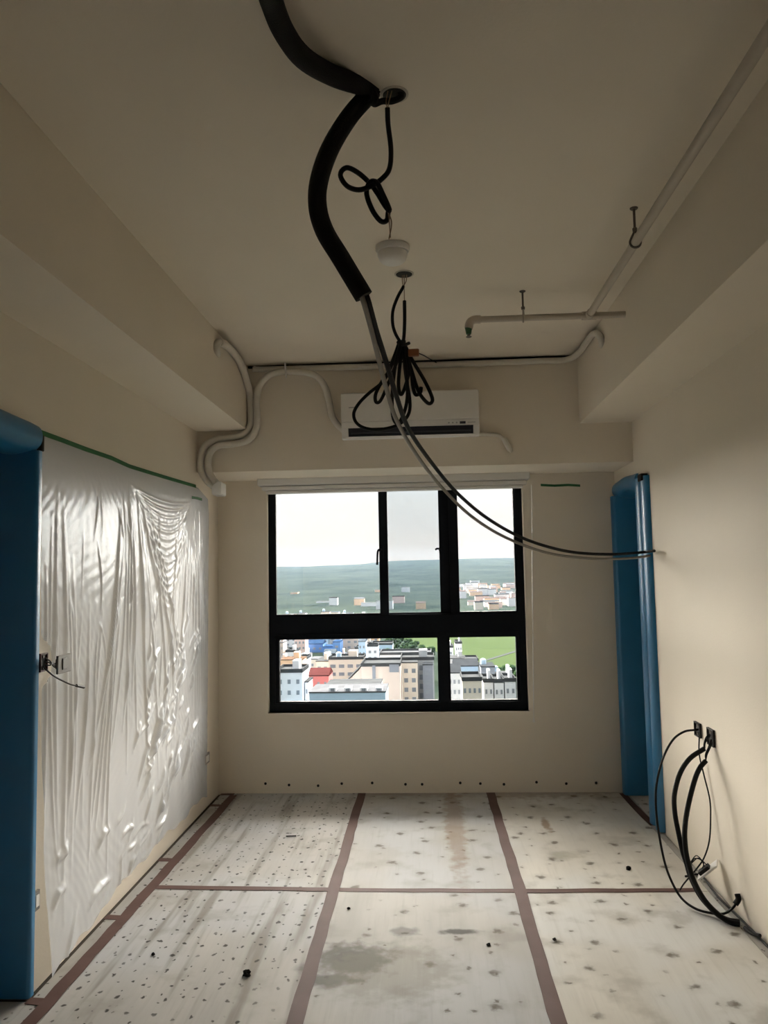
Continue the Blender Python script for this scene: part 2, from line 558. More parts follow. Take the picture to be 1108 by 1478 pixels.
def glass(name, tint, refl=0.04):
    m = bpy.data.materials.new(name)
    m.use_nodes = True
    n, l = m.node_tree.nodes, m.node_tree.links
    n.clear()
    o = n.new('ShaderNodeOutputMaterial')
    tr = n.new('ShaderNodeBsdfTransparent')
    tr.inputs[0].default_value = (*tint, 1)
    gl = n.new('ShaderNodeBsdfGlossy')
    gl.inputs['Roughness'].default_value = 0.02
    fr = n.new('ShaderNodeFresnel')
    fr.inputs[0].default_value = 1.3
    t2 = n.new('ShaderNodeTexCoord')
    nz = n.new('ShaderNodeTexNoise')
    nz.inputs['Scale'].default_value = 1.5
    l.new(t2.outputs['Object'], nz.inputs[0])
    bp = n.new('ShaderNodeBump')
    bp.inputs['Strength'].default_value = 0.01
    l.new(nz.outputs[0], bp.inputs['Height'])
    l.new(bp.outputs[0], gl.inputs['Normal'])
    mxs = n.new('ShaderNodeMixShader')
    l.new(fr.outputs[0], mxs.inputs[0])
    l.new(tr.outputs[0], mxs.inputs[1])
    l.new(gl.outputs[0], mxs.inputs[2])
    l.new(mxs.outputs[0], o.inputs[0])
    return m


M['glass'] = glass('clear_window_glass', (0.985, 0.985, 0.98))
M['glass2'] = glass('tinted_window_glass', (0.845, 0.87, 0.88))

FD = 0.085
xa, xb_ = WX0, WX1
UL0, UL1 = wx(398, 800), wx(547, 800)
UM0, UM1 = wx(559.5, 800), wx(634, 800)
UR0, UR1 = wx(661.5, 800), wx(742.5, 800)
LL0, LL1 = wx(402.5, 970), wx(632, 970)
LR0, LR1 = wx(650, 970), wx(746, 970)
ZT, ZR1, ZR0, ZB = wz(706.5), wz(884.5), wz(921.5), wz(1012)
fr = MB()
fr.box((xa, WY, WZ0), (UL0 - 0.012, WY + FD, WZ1))
fr.box((UR1 + 0.012, WY, WZ0), (xb_, WY + FD, WZ1))
fr.box((UL0 - 0.012, WY, WZ0), (UR1 + 0.012, WY + FD, ZB - 0.010))
fr.box((UL0 - 0.012, WY, ZT + 0.012), (UR1 + 0.012, WY + FD, WZ1))
fr.box((UL0 - 0.012, WY, ZR0 + 0.012), (UR1 + 0.012, WY + FD, ZR1 - 0.012))
fr.box((UM1 + 0.004, WY + 0.062, ZR1 - 0.012), (UR0 - 0.004, WY + FD, ZT + 0.012))
fr.box((LL1 + 0.012, WY + 0.004, ZB - 0.010), (LR0 - 0.012, WY + FD, ZR0 + 0.012))
fr.box((UL0 - 0.012, WY - 0.010, ZR0 + 0.022), (UR1 + 0.012, WY, ZR0 + 0.036))
fr.box((UL0 - 0.012, WY - 0.010, ZR1 - 0.036), (UR1 + 0.012, WY, ZR1 - 0.022))
fr.build('frame', M['alu'], win)


def sash(x0, x1, z0, z1, l_, r_, b_, t_, y, d, pane_mats, name='sash'):
    m = MB()
    m.box((x0 - l_, y, z0 - b_), (x0, y + d, z1 + t_))
    m.box((x1, y, z0 - b_), (x1 + r_, y + d, z1 + t_))
    m.box((x0, y, z0 - b_), (x1, y + d, z0))
    m.box((x0, y, z1), (x1, y + d, z1 + t_))
    s = m.build(name, M['alu'], win)
    for k, pm in enumerate(pane_mats):
        yy = y + d * (0.35 + 0.3 * k)
        MB().box((x0 - 0.004, yy, z0 - 0.004), (x1 + 0.004, yy + 0.005, z1 + 0.004)).build('pane', M[pm], s)
    return s


s1 = sash(UL0, UL1, ZR1, ZT, 0.012, UM0 - UL1, 0.012, 0.012, WY + 0.006, 0.026, ['glass'], 'sliding_sash')
s2 = sash(UM0, UM1, ZR1, ZT, 0.02, wx(648, 800) - UM1, 0.012, 0.012, WY + 0.036, 0.026, ['glass2'], 'sliding_sash')
s3 = sash(UR0, UR1, ZR1, ZT, UR0 - wx(648, 800) - 0.004, 0.012, 0.012, 0.012, WY + 0.010, 0.05, ['glass'])
s4 = sash(LL0, LL1, ZB, ZR0, LL0 - UL0 + 0.012, 0.012, 0.010, 0.012, WY + 0.018, 0.045, ['glass'])
s5 = sash(LR0, LR1, ZB, ZR0, 0.012, UR1 - LR1 + 0.012 if UR1 > LR1 else 0.012, 0.010, 0.012, WY + 0.018, 0.045, ['glass'])
# handles
hx, hz = wx(551, 797), wz(797)
h = MB().bbox((hx - 0.012, WY - 0.012, hz - 0.045), (hx + 0.012, WY + 0.006, hz + 0.05), 0.003).build('handle', M['alu'], s1)
MB().tube([(hx - 0.004, WY - 0.012, hz + 0.02), (hx - 0.012, WY - 0.04, hz + 0.02), (hx - 0.028, WY - 0.045, hz + 0.005), (hx - 0.034, WY - 0.046, hz - 0.09)], 0.008, 8).build('lever', M['alu'], s1, True)
hx, hz = wx(634, 794), wz(794)
MB().bbox((hx - 0.004, WY + 0.02, hz - 0.014), (hx + 0.016, WY + 0.036, hz + 0.014), 0.003).build('latch', M['alu'], s2)
MB().tube([(hx + 0.004, WY + 0.026, hz), (hx - 0.014, WY + 0.012, hz + 0.006), (hx - 0.03, WY + 0.008, hz - 0.002)], 0.007, 8).build('latch_lever', M['alu'], s2, True)
# white sill and reveal strip
structure(MB().box((WX0 - 0.01, YB - 0.012, WZ0 - 0.03), (WX1 + 0.01, WY, WZ0)).build('trim_1', M['wall']), 'thin cream sill below the window')

# roller blind pulled up at the window head
bx0, bx1 = at(372, 700, y=5.60).x, at(764, 694, y=5.60).x
zb0, zb1 = at(570, 706, y=5.60).z, at(570, 686, y=5.60).z
bl = thing('roller_blind', ((bx0 + bx1) / 2, 5.62, zb0), 'slim white blind pulled up under the lintel at the window head', 'blind')
MB().bbox((bx0, 5.575, zb0 + 0.045), (bx1, 5.675, zb1), 0.006).build('head_rail', M['whitepl'], bl)
MB().bbox((bx0 + 0.03, 5.585, zb0 + 0.012), (bx1 - 0.02, 5.655, zb0 + 0.041), 0.005).build('folded_slats', M['whitepl'], bl)
MB().bbox((bx0 + 0.06, 5.59, zb0 - 0.012), (bx1 - 0.05, 5.65, zb0 + 0.008), 0.004).build('bottom_rail', M['whitepl'], bl)
ctop = at(767, 700, y=5.61)
cbot = at(770, 1036, y=5.61)
MB().tube([ctop, cbot], 0.003, 6, smooth=False).build('pull_cord', M['whitepl'], bl)
MB().tube([cbot, cbot - Vector((0, 0, 0.03))], [0.004, 0.009], 8, smooth=False).build('cord_weight', M['whitepl'], bl)

# ------------------------------------------------------------------ blue sheets wrapped round the doorways
def rounded_sheet(mb, prof, z0, z1, n=1):
    """extrude a plan outline (x, y) from z0 to z1"""
    k = len(prof)
    vs = [(x, y, z0) for x, y in prof] + [(x, y, z1) for x, y in prof]
    fs = [(i, (i + 1) % k, k + (i + 1) % k, k + i) for i in range(k)]
    fs += [tuple(range(k - 1, -1, -1)), tuple(range(k, 2 * k))]
    return mb.add(vs, fs)


def arc(cx, cy, r, a0, a1, n=8):
    return [(cx + r * math.cos(math.radians(a0 + (a1 - a0) * i / n)), cy + r * math.sin(math.radians(a0 + (a1 - a0) * i / n))) for i in range(n + 1)]


# left doorway: far jamb faces the camera
lw = thing('protective_sheet', (XL - 0.1, LD1, 0), 'glossy blue protective sheet wrapped round the door frame beside the clear plastic film', 'protective sheet')
prof = [(XL - T + 0.05, LD1 - 0.022)] + arc(XL + 0.006, LD1 - 0.008, 0.014, -90, 0, 6) + arc(XL + 0.008, LD1 + 0.010, 0.012, 0, 90, 5) + [(XL + 0.0006, LD1 + 0.022), (XL + 0.0006, LD1 - 0.0012), (XL - T + 0.05, LD1 - 0.0012)]
rounded_sheet(MB(), prof, 0.004, DOOR_Z - 0.03).build('jamb_sheet', M['blue'], lw, True)
prof2 = [(XL - T + 0.05, LD0 + 0.004), (XL + 0.0006, LD0 + 0.004), (XL + 0.0006, LD0 - 0.06), (XL + 0.016, LD0 - 0.06), (XL + 0.018, LD0 + 0.018), (XL - T + 0.05, LD0 + 0.022)]
rounded_sheet(MB(), prof2, 0.004, DOOR_Z - 0.03).build('jamb_sheet', M['blue'], lw, True)


def header(mb, x_room, sgn, y0, y1, zb, dep, ylo, yhi):
    """sheet folded round a door head: soft belly below, rolled front, along y"""
    sec = []
    for i in range(9):       # underside from deep to the room side, sagging a little
        t = i / 8
        sec.append((x_room + sgn * dep * (1 - t), zb - 0.007 - 0.016 * math.sin(t * math.pi)))
    for i in range(1, 9):    # rolled front edge
        a = -90 + 180 * i / 8
        sec.append((x_room - sgn * (0.001 + 0.027 * math.cos(math.radians(a))), zb + 0.045 + 0.045 * math.sin(math.radians(a))))
    sec += [(x_room - sgn * 0.001, zb + 0.088), (x_room - sgn * 0.001, zb - 0.001), (x_room + sgn * dep, zb - 0.001)]
    ys = [y0 + (y1 - y0) * i / 14 for i in range(15)]
    k = len(sec)
    vs = []
    for j, y in enumerate(ys):
        t = j / 14
        for i, (x, z) in enumerate(sec):
            e = math.sin(t * math.pi) ** 0.35 if 0 < t < 1 else 0.0
            yy = min(max(y, ylo), yhi) if sgn * (x - x_room) > -0.0005 else y
            vs.append((x, yy, z - 0.010 * math.sin(t * 9.0) * (1 if i < 9 else 0.4) * (0 if i > k - 3 else 1) - 0.012 * (1 - e)))
    fs = []
    for j in range(14):
        for i in range(k):
            q = (i + 1) % k
            fs.append((j * k + i, j * k + q, (j + 1) * k + q, (j + 1) * k + i))
    fs += [tuple(range(k)), tuple(14 * k + i for i in range(k - 1, -1, -1))]
    return mb.add(vs, fs)


header(MB(), XL, -1, LD0 - 0.03, LD1 - 0.001, DOOR_Z - 0.006, T - 0.05, LD0 + 0.002, LD1 - 0.002).build('head_sheet', M['blue'], lw, True)
MB().bbox((XL + 0.001, LD1 + 0.001, DOOR_Z - 0.030), (XL + 0.024, LD1 + 0.022, DOOR_Z + 0.035), 0.003).build('tape_patch', M['box'], lw)

rw = thing('protective_sheet', (XR + 0.1, RD0, 0), 'glossy blue protective sheet wrapped round the narrow doorway beside the window wall', 'protective sheet')
prof = [(XR + T - 0.05, RD1 - 0.022)] + [(XR - 0.02, RD1 - 0.022)] + [(XR - 0.034, RD1 - 0.016), (XR - 0.042, RD1 - 0.002), (XR - 0.042, RD1 + 0.05), (XR - 0.0006, RD1 + 0.058), (XR - 0.0006, RD1 - 0.0012), (XR + T - 0.05, RD1 - 0.0012)]
rounded_sheet(MB(), prof, 0.004, DOOR_Z - 0.02).build('jamb_sheet', M['blue'], rw, True)
prof = [(XR - 0.0005, 4.802)]
for cyy, rr_ in ((4.862, 0.058), (4.985, 0.062)):     # two soft rolls of sheet round the casing
    prof += [(XR - 0.004 - 0.034 * math.sin(math.radians(a_)), cyy - rr_ * math.cos(math.radians(a_))) for a_ in range(20, 161, 14)]
prof += [(XR - 0.006, RD0 + 0.026), (XR + T - 0.05, RD0 + 0.020), (XR + T - 0.05, RD0 + 0.002), (XR - 0.0005, RD0 + 0.002)]
rounded_sheet(MB(), prof, 0.004, DOOR_Z + 0.03).build('jamb_sheet', M['blue'], rw, True)
header(MB(), XR, 1, RD0 + 0.022, RD1 + 0.05, DOOR_Z - 0.006, T - 0.05, RD0 + 0.022, RD1 - 0.002).build('head_sheet', M['blue'], rw, True)
p = at(932, 688, x=XR - 0.03)
MB().bbox((XR - 0.044, 4.83, DOOR_Z + 0.002), (XR - 0.002, 4.91, DOOR_Z + 0.045), 0.003).build('tape_patch', M['box'], rw)

# ------------------------------------------------------------------ clear plastic film on the left wall
def film():
    ny, nz = 380, 330
    ya, yb = 3.000, 5.40
    U, V = np.meshgrid(np.linspace(0, 1, ny), np.linspace(0, 1, nz))
    ztop = 2.152 - 0.010 * np.sin(U * 5)
    ztop = np.where(U > 0.90, ztop - (U - 0.90) * 0.55, ztop)
    near = 0.090 * V ** 1.5
    Y = ya + near * (1 - U) + (yb - ya) * U - 0.05 * V * U
    zbot = 0.012 + 0.075 * np.clip(U * 2.2, 0, 1) + 0.012 * np.sin(U * 23) + 0.008 * np.sin(U * 61)
    Z = ztop + (zbot - ztop) * V
    Y = Y + 0.085 * np.exp(-((Z - 1.235) / .080) ** 4) * np.clip(1 - U * 6, 0, 1)
    D = 0.010 + 0.022 * np.sin(np.pi * V) * np.sin(np.pi * U) + 0.0 * U
    rng = np.random.RandomState(3)

    def fold(pts, amp, wid):
        nonlocal D
        pts = np.array(pts, float)
        best = np.full(Y.shape, 9.0)
        tt = np.zeros(Y.shape)
        nseg = len(pts) - 1
        for i in range(nseg):
            a, b = pts[i], pts[i + 1]
            d = b - a
            L = (d ** 2).sum() + 1e-9
            t = np.clip(((Y - a[0]) * d[0] + (Z - a[1]) * d[1]) / L, 0, 1)
            q = np.hypot(Y - a[0] - t * d[0], Z - a[1] - t * d[1])
            mk = q < best
            best = np.where(mk, q, best)
            tt = np.where(mk, (i + t) / nseg, tt)
        env = np.sin(np.clip(tt, 0.02, 0.98) * np.pi) ** 0.6
        D += 0.55 * amp * env * np.exp(-(best / wid) ** 2)

    def curve(p0, p1, bow, n=9):
        p0, p1 = np.array(p0), np.array(p1)
        d = p1 - p0
        nn = np.array([-d[1], d[0]])
        return [p0 + d * t + nn * (bow * math.sin(math.pi * t)) for t in np.linspace(0, 1, n)]

    # long hanging folds fanning from the middle of the tape
    for i in range(17):
        y0 = 3.78 + 0.030 * i + rng.uniform(-.012, .012)
        y1 = 3.42 + 0.088 * i + rng.uniform(-.05, .05)
        z0 = rng.uniform(1.75, 2.08)
        z1 = rng.uniform(0.35, 1.05)
        fold(curve((y0, z0), (y1, z1), rng.uniform(-.05, .05)), rng.uniform(.010, .022), rng.uniform(.007, .014))
    # folds at the near edge
    for i in range(6):
        y0 = 3.05 + 0.045 * i
        fold(curve((y0, rng.uniform(1.6, 1.95)), (y0 + rng.uniform(-.02, .08), rng.uniform(.15, .6)), rng.uniform(-.03, .03)), rng.uniform(.012, .026), rng.uniform(.008, .016))
    for i in range(7):
        y0 = 3.25 + 0.07 * i
        fold(curve((y0 + .12, rng.uniform(1.2, 1.5)), (y0, rng.uniform(.15, .5)), rng.uniform(-.06, .06)), rng.uniform(.008, .02), rng.uniform(.008, .016))
    # swags between two hanging points
    for i in range(15):
        dep = 0.05 + 0.034 * i
        a, b = 3.92 + .016 * i + rng.uniform(-.02, .02), 5.0 - .014 * i + rng.uniform(-.03, .03)
        z0 = 2.05 - 0.010 * i
        pts = [(a + (b - a) * t, z0 - dep * (1 - (2 * t - 1) ** 2) ** 0.85) for t in np.linspace(0, 1, 13)]
        fold(pts, rng.uniform(.006, .016), rng.uniform(.007, .013))
    # right fan falling back toward the swag
    for i in range(12):
        y0 = 4.72 + 0.045 * i
        fold(curve((y0, rng.uniform(1.7, 2.0)), (y0 - 0.30 + .035 * i, rng.uniform(.7, 1.25)), rng.uniform(-.05, .02)), rng.uniform(.007, .018), rng.uniform(.008, .014))
    for i in range(7):
        y0 = 5.02 + 0.05 * i
        fold(curve((y0, 2.0), (y0 - rng.uniform(0, .06), rng.uniform(.2, .6)), rng.uniform(-.02, .02)), rng.uniform(.006, .014), rng.uniform(.009, .015))
    # crumpled diagonals low on the far half
    for i in range(48):
        yc, zc = rng.uniform(4.0, 5.05), rng.uniform(.35, 1.25)
        L = rng.uniform(.10, .34)
        an = rng.uniform(.45, 1.05)
        fold(curve((yc - L * math.cos(an) / 2, zc - L * math.sin(an) / 2), (yc + L * math.cos(an) / 2, zc + L * math.sin(an) / 2), rng.uniform(-.15, .15), 5), rng.uniform(.016, .040), rng.uniform(.008, .016))
    for i in range(26):
        yc, zc = rng.uniform(3.15, 4.6), rng.uniform(.05, .5)
        L = rng.uniform(.06, .26)
        an = rng.uniform(.0, 1.3)
        fold(curve((yc - L * math.cos(an) / 2, zc - L * math.sin(an) / 2), (yc + L * math.cos(an) / 2, zc + L * math.sin(an) / 2), rng.uniform(-.2, .2), 5), rng.uniform(.014, .038), rng.uniform(.009, .018))
    # fine wrinkles hanging off the tape and crossing the swags
    for i in range(40):
        y0 = rng.uniform(3.1, 5.2)
        z0 = rng.uniform(1.2, 2.02)
        L = rng.uniform(.10, .35)
        fold(curve((y0, z0), (y0 + rng.uniform(-.07, .07), z0 - L), rng.uniform(-.08, .08), 5), rng.uniform(.006, .014), rng.uniform(.006, .009))
    # near bottom corner stands away from the wall and gathers on the floor
    cor = np.exp(-((Y - 3.12) / .30) ** 2 - ((Z - 0.0) / .35) ** 2)
    D += 0.030 * cor
    D += 0.0012 * np.sin(Y * 31 + 3 * np.sin(Z * 4)) * V
    D += 0.0006 * np.sin(Y * 83 + 9 * np.sin(Z * 7 + Y * 3)) * np.sin(Z * 47 + 4 * np.sin(Y * 9))
    top = np.clip(V / 0.05, 0, 1)
    D = 0.0030 + (D - 0.0030) * top
    D = np.maximum(D, 0.0025)
    X = XL + D
    mb_ = MB()
    co = np.stack([X, Y, Z], -1).reshape(-1, 3)
    idx = np.arange(ny * nz).reshape(nz, ny)
    fc = np.stack([idx[:-1, :-1], idx[:-1, 1:], idx[1:, 1:], idx[1:, :-1]], -1).reshape(-1, 4)
    me = bpy.data.meshes.new('plastic_film')
    base = np.array([XL, 4.2, 0.0])
    me.from_pydata((co - base).tolist(), [], fc.tolist())
    for p_ in me.polygons:
        p_.use_smooth = True
    o = bpy.data.objects.new('plastic_film', me)
    COL.objects.link(o)
    o.location = base
    return o


def film_mat():
    m = bpy.data.materials.new('clear_polythene')
    m.use_nodes = True
    n, l = m.node_tree.nodes, m.node_tree.links
    n.clear()
    o = n.new('ShaderNodeOutputMaterial')
    tr = n.new('ShaderNodeBsdfTransparent')
    tr.inputs[0].default_value = (0.95, 0.95, 0.95, 1)
    df = n.new('ShaderNodeBsdfDiffuse')
    df.inputs[0].default_value = (0.78, 0.83, 0.90, 1)
    gl = n.new('ShaderNodeBsdfGlossy')
    gl.inputs['Roughness'].default_value = 0.18
    gl.inputs[0].default_value = (0.9, 0.95, 1, 1)
    lw_ = n.new('ShaderNodeFresnel')
    lw_.inputs[0].default_value = 1.6
    t = n.new('ShaderNodeTexCoord')
    nz = n.new('ShaderNodeTexNoise')
    nz.inputs['Scale'].default_value = 28
    nz.inputs['Detail'].default_value = 4
    l.new(t.outputs['Object'], nz.inputs[0])
    bp = n.new('ShaderNodeBump')
    bp.inputs['Strength'].default_value = 0.12
    bp.inputs['Distance'].default_value = 0.008
    l.new(nz.outputs[0], bp.inputs['Height'])
    l.new(bp.outputs[0], gl.inputs['Normal'])
    l.new(bp.outputs[0], lw_.inputs['Normal'])
    m1 = n.new('ShaderNodeMixShader')
    m1.inputs[0].default_value = 0.50
    l.new(tr.outputs[0], m1.inputs[1])
    l.new(df.outputs[0], m1.inputs[2])
    m2 = n.new('ShaderNodeMixShader')
    sc = n.new('ShaderNodeMath')
    sc.operation = 'MULTIPLY'
    sc.inputs[1].default_value = 0.043
    l.new(lw_.outputs[0], sc.inputs[0])
    l.new(sc.outputs[0], m2.inputs[0])
    l.new(m1.outputs[0], m2.inputs[1])
    l.new(gl.outputs[0], m2.inputs[2])
    l.new(m2.outputs[0], o.inputs[0])
    return m


fo = film()
fo.data.materials.append(film_mat())
tag(fo, 'crinkled clear plastic film hanging over the wall from green tape', 'plastic film')


def wall_strip(pts, h, th, name, m, label, cat, group=None, axis='x', side=1):
    """tape strip along points on a wall"""
    mb_ = MB()
    vs = []
    for p_ in pts:
        p_ = Vector(p_)
        nvec = Vector((th * side, 0, 0)) if axis == 'x' else Vector((0, -th, 0))
        for dz in (-h / 2, h / 2):
            vs.append(p_ + Vector((0, 0, dz)))
            vs.append(p_ + Vector((0, 0, dz)) + nvec)
    fs = []
    k = len(pts)
    for i in range(k - 1):
        a, b = 4 * i, 4 * i + 4
        fs += [(a, a + 1, b + 1, b), (a + 1, a + 3, b + 3, b + 1), (a + 3, a + 2, b + 2, b + 3), (a + 2, a, b, b + 2)]
    fs += [(0, 2, 3, 1), (4 * k - 4, 4 * k - 3, 4 * k - 1, 4 * k - 2)]
    mb_.add(vs, fs)
    o_ = mb_.build(name, m)
    return tag(o_, label, cat, group)


tp = [at(*q, x=XL + 0.001) for q in ((52, 622), (85, 634), (122, 648), (160, 661), (186, 673), (215, 682), (248, 692), (282, 702))]
wall_strip(tp, 0.021, 0.0035, 'masking_tape', M['gtape'], 'long green masking tape strip holding the clear plastic film', 'tape', 'green tape on walls')
tp = [at(*q, x=XL + 0.013) for q in ((277, 718), (284, 719), (291, 721))]
wall_strip(tp, 0.017, 0.0025, 'masking_tape', M['gtape'], 'short green tape stub at the film corner nearest the window', 'tape', 'green tape on walls')
tp = [at(*q, y=YB - 0.0005) for q in ((780, 700), (800, 701), (820, 700), (837, 701))]
wall_strip(tp, 0.017, 0.0015, 'masking_tape', M['gtape'], 'green tape strip stuck on the wall beside the blind', 'tape', 'green tape on walls', axis='y')


# ------------------------------------------------------------------ brown tape over the board joints
def floor_tape(pts, wd, label, z=0.0004, th=0.0012, jit=0.003):
    pts = [Vector((p_[0], p_[1], 0)) for p_ in pts]
    dense = []
    for a, b in zip(pts[:-1], pts[1:]):
        k = max(2, int((b - a).length / 0.12))
        for i in range(k):
            dense.append(a.lerp(b, i / k))
    dense.append(pts[-1])
    vs, fs = [], []
    for i, p_ in enumerate(dense):
        a = dense[max(0, i - 1)]
        b = dense[min(len(dense) - 1, i + 1)]
        t = (b - a).normalized()
        nn = Vector((-t.y, t.x, 0))
        off = nn * random.uniform(-jit, jit)
        h2 = wd / 2 + random.uniform(-.0015, .0015)
        for s_ in (-1, 1):
            for zz in (z, z + th):
                q = p_ + nn * (h2 * s_) + off
                vs.append((q.x, q.y, zz))
    for i in range(len(dense) - 1):
        a, b = 4 * i, 4 * i + 4
        fs += [(a, a + 1, b + 1, b), (a + 1, a + 3, b + 3, b + 1), (a + 3, a + 2, b + 2, b + 3), (a + 2, a, b, b + 2)]
    k = len(dense)
    fs += [(0, 2, 3, 1), (4 * k - 4, 4 * k - 3, 4 * k - 1, 4 * k - 2)]
    o_ = MB().add(vs, fs).build('floor_tape', M['btape'])
    return tag(o_, label, 'tape', 'brown tape over floor board joints')


floor_tape([(TX[1], YB - 0.01), (TX[1], 0.34)], 0.058, 'brown tape line on the floor between dotted and smudged boards', 0.0016)
floor_tape([(TX[2], YB - 0.01), (TX[2] + 0.005, 3.9), (TX[2] + 0.008, 0.34)], 0.058, 'brown tape line on the floor between smudged and knotty boards', 0.0016)
floor_tape([(TX[0] - 0.006, YB - 0.05), (TX[0] - 0.03, 2.8), (TX[0] - 0.03, 0.34)], 0.056, 'brown tape line running along the foot of the plastic film wall', 0.0016)
floor_tape([(TX[3] + 0.004, YB - 0.04), (TX[3] + 0.004, 5.28), (TX[3] + 0.016, 4.95)], 0.045, 'short brown tape line on the floor at the narrow doorway', 0.0016)
floor_tape([(TX[0], 4.002), (-0.4956, 3.976), (0.415, 3.966), (1.27, 3.985)], 0.044, 'brown tape line crossing the floor from wall to wall', 0.0004)
for k, (yy, lab) in enumerate(((5.385, 'short brown tape stub by the window wall corner'), (4.372, 'short brown tape stub below the middle of the plastic film'),
                               (3.649, 'short brown tape stub below the near half of the plastic film'), (2.94, 'short brown tape stub at the foot of the blue wrapped door frame'))):
    floor_tape([(XL + 0.016, yy + 0.01), (TX[0] - 0.01, yy)], 0.045, lab, 0.0004, jit=0.001)
floor_tape([(XL + 0.02, YB - 0.022), (TX[0] - 0.01, YB - 0.022)], 0.04, 'short brown tape stub along the foot of the window wall', 0.0004, jit=0.001)


# ------------------------------------------------------------------ hoses and cables
def P(*q):
    return [at(a, b, y=d) for a, b, d in q]


hose = thing('insulated_hose', at(540, 128, y=2.2), 'thick black foam hose slung from the ceiling with a drooping open end', 'hose')
MB().tube([Vector((-0.42, 1.36, ZC)), Vector((-0.40, 1.40, 2.90))] + P((376, -45, 1.62), (391, 0, 1.76), (409, 45, 1.86), (437, 83, 1.95), (478, 108, 2.06), (516, 121, 2.15), (537, 128, 2.20)), 0.0285, 16).build('upper_length', M['blackfoam'], hose, True)
MB().tube(P((541, 127, 2.22), (528, 141, 2.20), (503, 170, 2.17), (477, 213, 2.14), (461, 258, 2.12), (458, 296, 2.11), (468, 333, 2.11), (492, 373, 2.12), (525, 428, 2.14)), 0.0268, 16).build('lower_length', M['blackfoam'], hose, True)
MB().tube(P((540, 138, 2.20), (548, 128, 2.20), (560, 127, 2.20), (575, 130, 2.20), (578, 140, 2.21), (566, 146, 2.21), (552, 146, 2.2), (540, 150, 2.19), (537, 140, 2.19)), 0.0095, 8).build('tie_cord', M['blackfoam'], hose, True)
MB().tube(P((537, 132, 2.17), (541, 143, 2.16), (536, 150, 2.17)), 0.012, 8).build('tie_knot', M['blackfoam'], hose, True)

# the two cables that leave the hose and run to the narrow doorway
c1 = MB().tube(P((515, 408, 2.128), (523, 431, 2.135), (532, 462, 2.22), (543, 505, 2.36), (556, 556, 2.56), (572, 606, 2.84), (600, 655, 3.2), (637, 703, 3.58), (680, 745, 3.92), (730, 776, 4.22), (790, 798, 4.46), (850, 806, 4.60), (905, 806, 4.68)) + [at(938, 802, x=XR - 0.050)], 0.0078, 10, 8).build('cable', M['greypvc'], None, True)
tag(c1, 'grey cable sweeping from the foam hose end down to the narrow blue doorway', 'cable')
c2 = MB().tube(P((522, 410, 2.150), (531, 434, 2.168), (543, 478, 2.29), (557, 522, 2.45), (572, 572, 2.64), (590, 620, 2.92), (622, 667, 3.3), (660, 712, 3.66), (706, 750, 4.0), (760, 779, 4.30), (820, 796, 4.52), (880, 800, 4.64)) + [at(928, 797, x=XR - 0.054), at(944, 795, x=XR - 0.047)], 0.0086, 10, 8).build('cable', M['blackpvc'], None, True)
tag(c2, 'dark cable sweeping from the foam hose end down to the narrow blue doorway', 'cable')

# round openings in the ceiling
def ceil_hole(px, py, label, r=0.05):
    p_ = at(px, py, z=ZC)
    t_ = thing('ceiling_outlet', (p_.x, p_.y, ZC), label, 'ceiling outlet', 'open round outlets in the ceiling')
    MB().lathe((p_.x, p_.y, ZC - 0.004), [(r * 0.55, 0.0039), (r * 0.86, 0.0), (r, 0.001), (r, 0.0038)], 24).build('rim', M['pipe'], t_, True)
    MB().lathe((p_.x, p_.y, ZC - 0.006), [(r * 0.8, 0.0), (r * 0.85, 0.0035)], 24).build('cup', M['box'], t_, True)
    return p_


h1 = ceil_hole(569, 136, 'black round outlet in the ceiling where the foam hose is tied', 0.042)
h2 = ceil_hole(583, 395, 'round outlet in the ceiling above the bundled black cables', 0.047)

# coil dropping from the first outlet
coil = thing('looped_cable', (h1.x, h1.y, ZC), 'thin black corrugated cable twisted into two loops below the ceiling', 'cable')
d0 = h1.y
MB().tube(P((559, 156, d0 - .004), (560, 180, d0), (564, 215, d0), (562, 243, d0), (551, 258, d0 - .01), (536, 268, d0 - .02), (518, 274, d0 - .015), (500, 268, d0), (491, 252, d0 + .01), (500, 242, d0 + .02), (516, 249, d0 + .01), (533, 264, d0 + .005), (545, 280, d0), (556, 298, d0 - .01), (562, 303, d0 - .02), (553, 282, d0 - .03), (543, 263, d0 - .02), (533, 264, d0 - .01), (529, 280, d0 - .005), (537, 303, d0), (549, 319, d0 + .01), (558, 318, d0 + .015), (560, 306, d0 + .02)), 0.0077, 9, 5).build('sheath', M['blackpvc'], coil, True)
for q_ in (-1, 1):
    MB().tube([Vector((h1.x - 0.012 + 0.006 * q_, d0 - 0.026, ZC - 0.004))] + P((559 + 2 * q_, 147, d0 - .022), (559, 158, d0 - .004)), 0.0018, 5).build('bare_wire', M['copper'], coil, True)
MB().tube(P((560, 306, d0 - .01), (565, 322, d0 - .01), (561, 345, d0 - .01)), 0.0018, 5).build('bare_wire', M['copper'], coil, True)
MB().tube(P((560, 306, d0), (562, 325, d0), (563, 343, d0)), 0.0018, 5).build('bare_wire', M['copper'], coil, True)

# smoke detector
dp = at(566, 356, z=ZC)
det = thing('smoke_detector', (dp.x, dp.y, ZC), 'round white smoke detector on the ceiling', 'smoke detector')
MB().lathe((dp.x, dp.y, ZC), [(0.056, -0.030), (0.070, -0.026), (0.074, -0.016), (0.074, -0.001)], 32).build('base', M['whitepl'], det, True)
MB().lathe((dp.x, dp.y, ZC), [(0.030, -0.074), (0.046, -0.071), (0.058, -0.060), (0.064, -0.045), (0.064, -0.029)], 32).build('cover', M['whitepl'], det, True)

# tied bundle hanging from the second outlet
DB = h2.y + 0.02
bun = thing('cable_bundle', (h2.x, h2.y, ZC), 'bundle of black cables tied in loops in front of the air conditioner', 'cable')


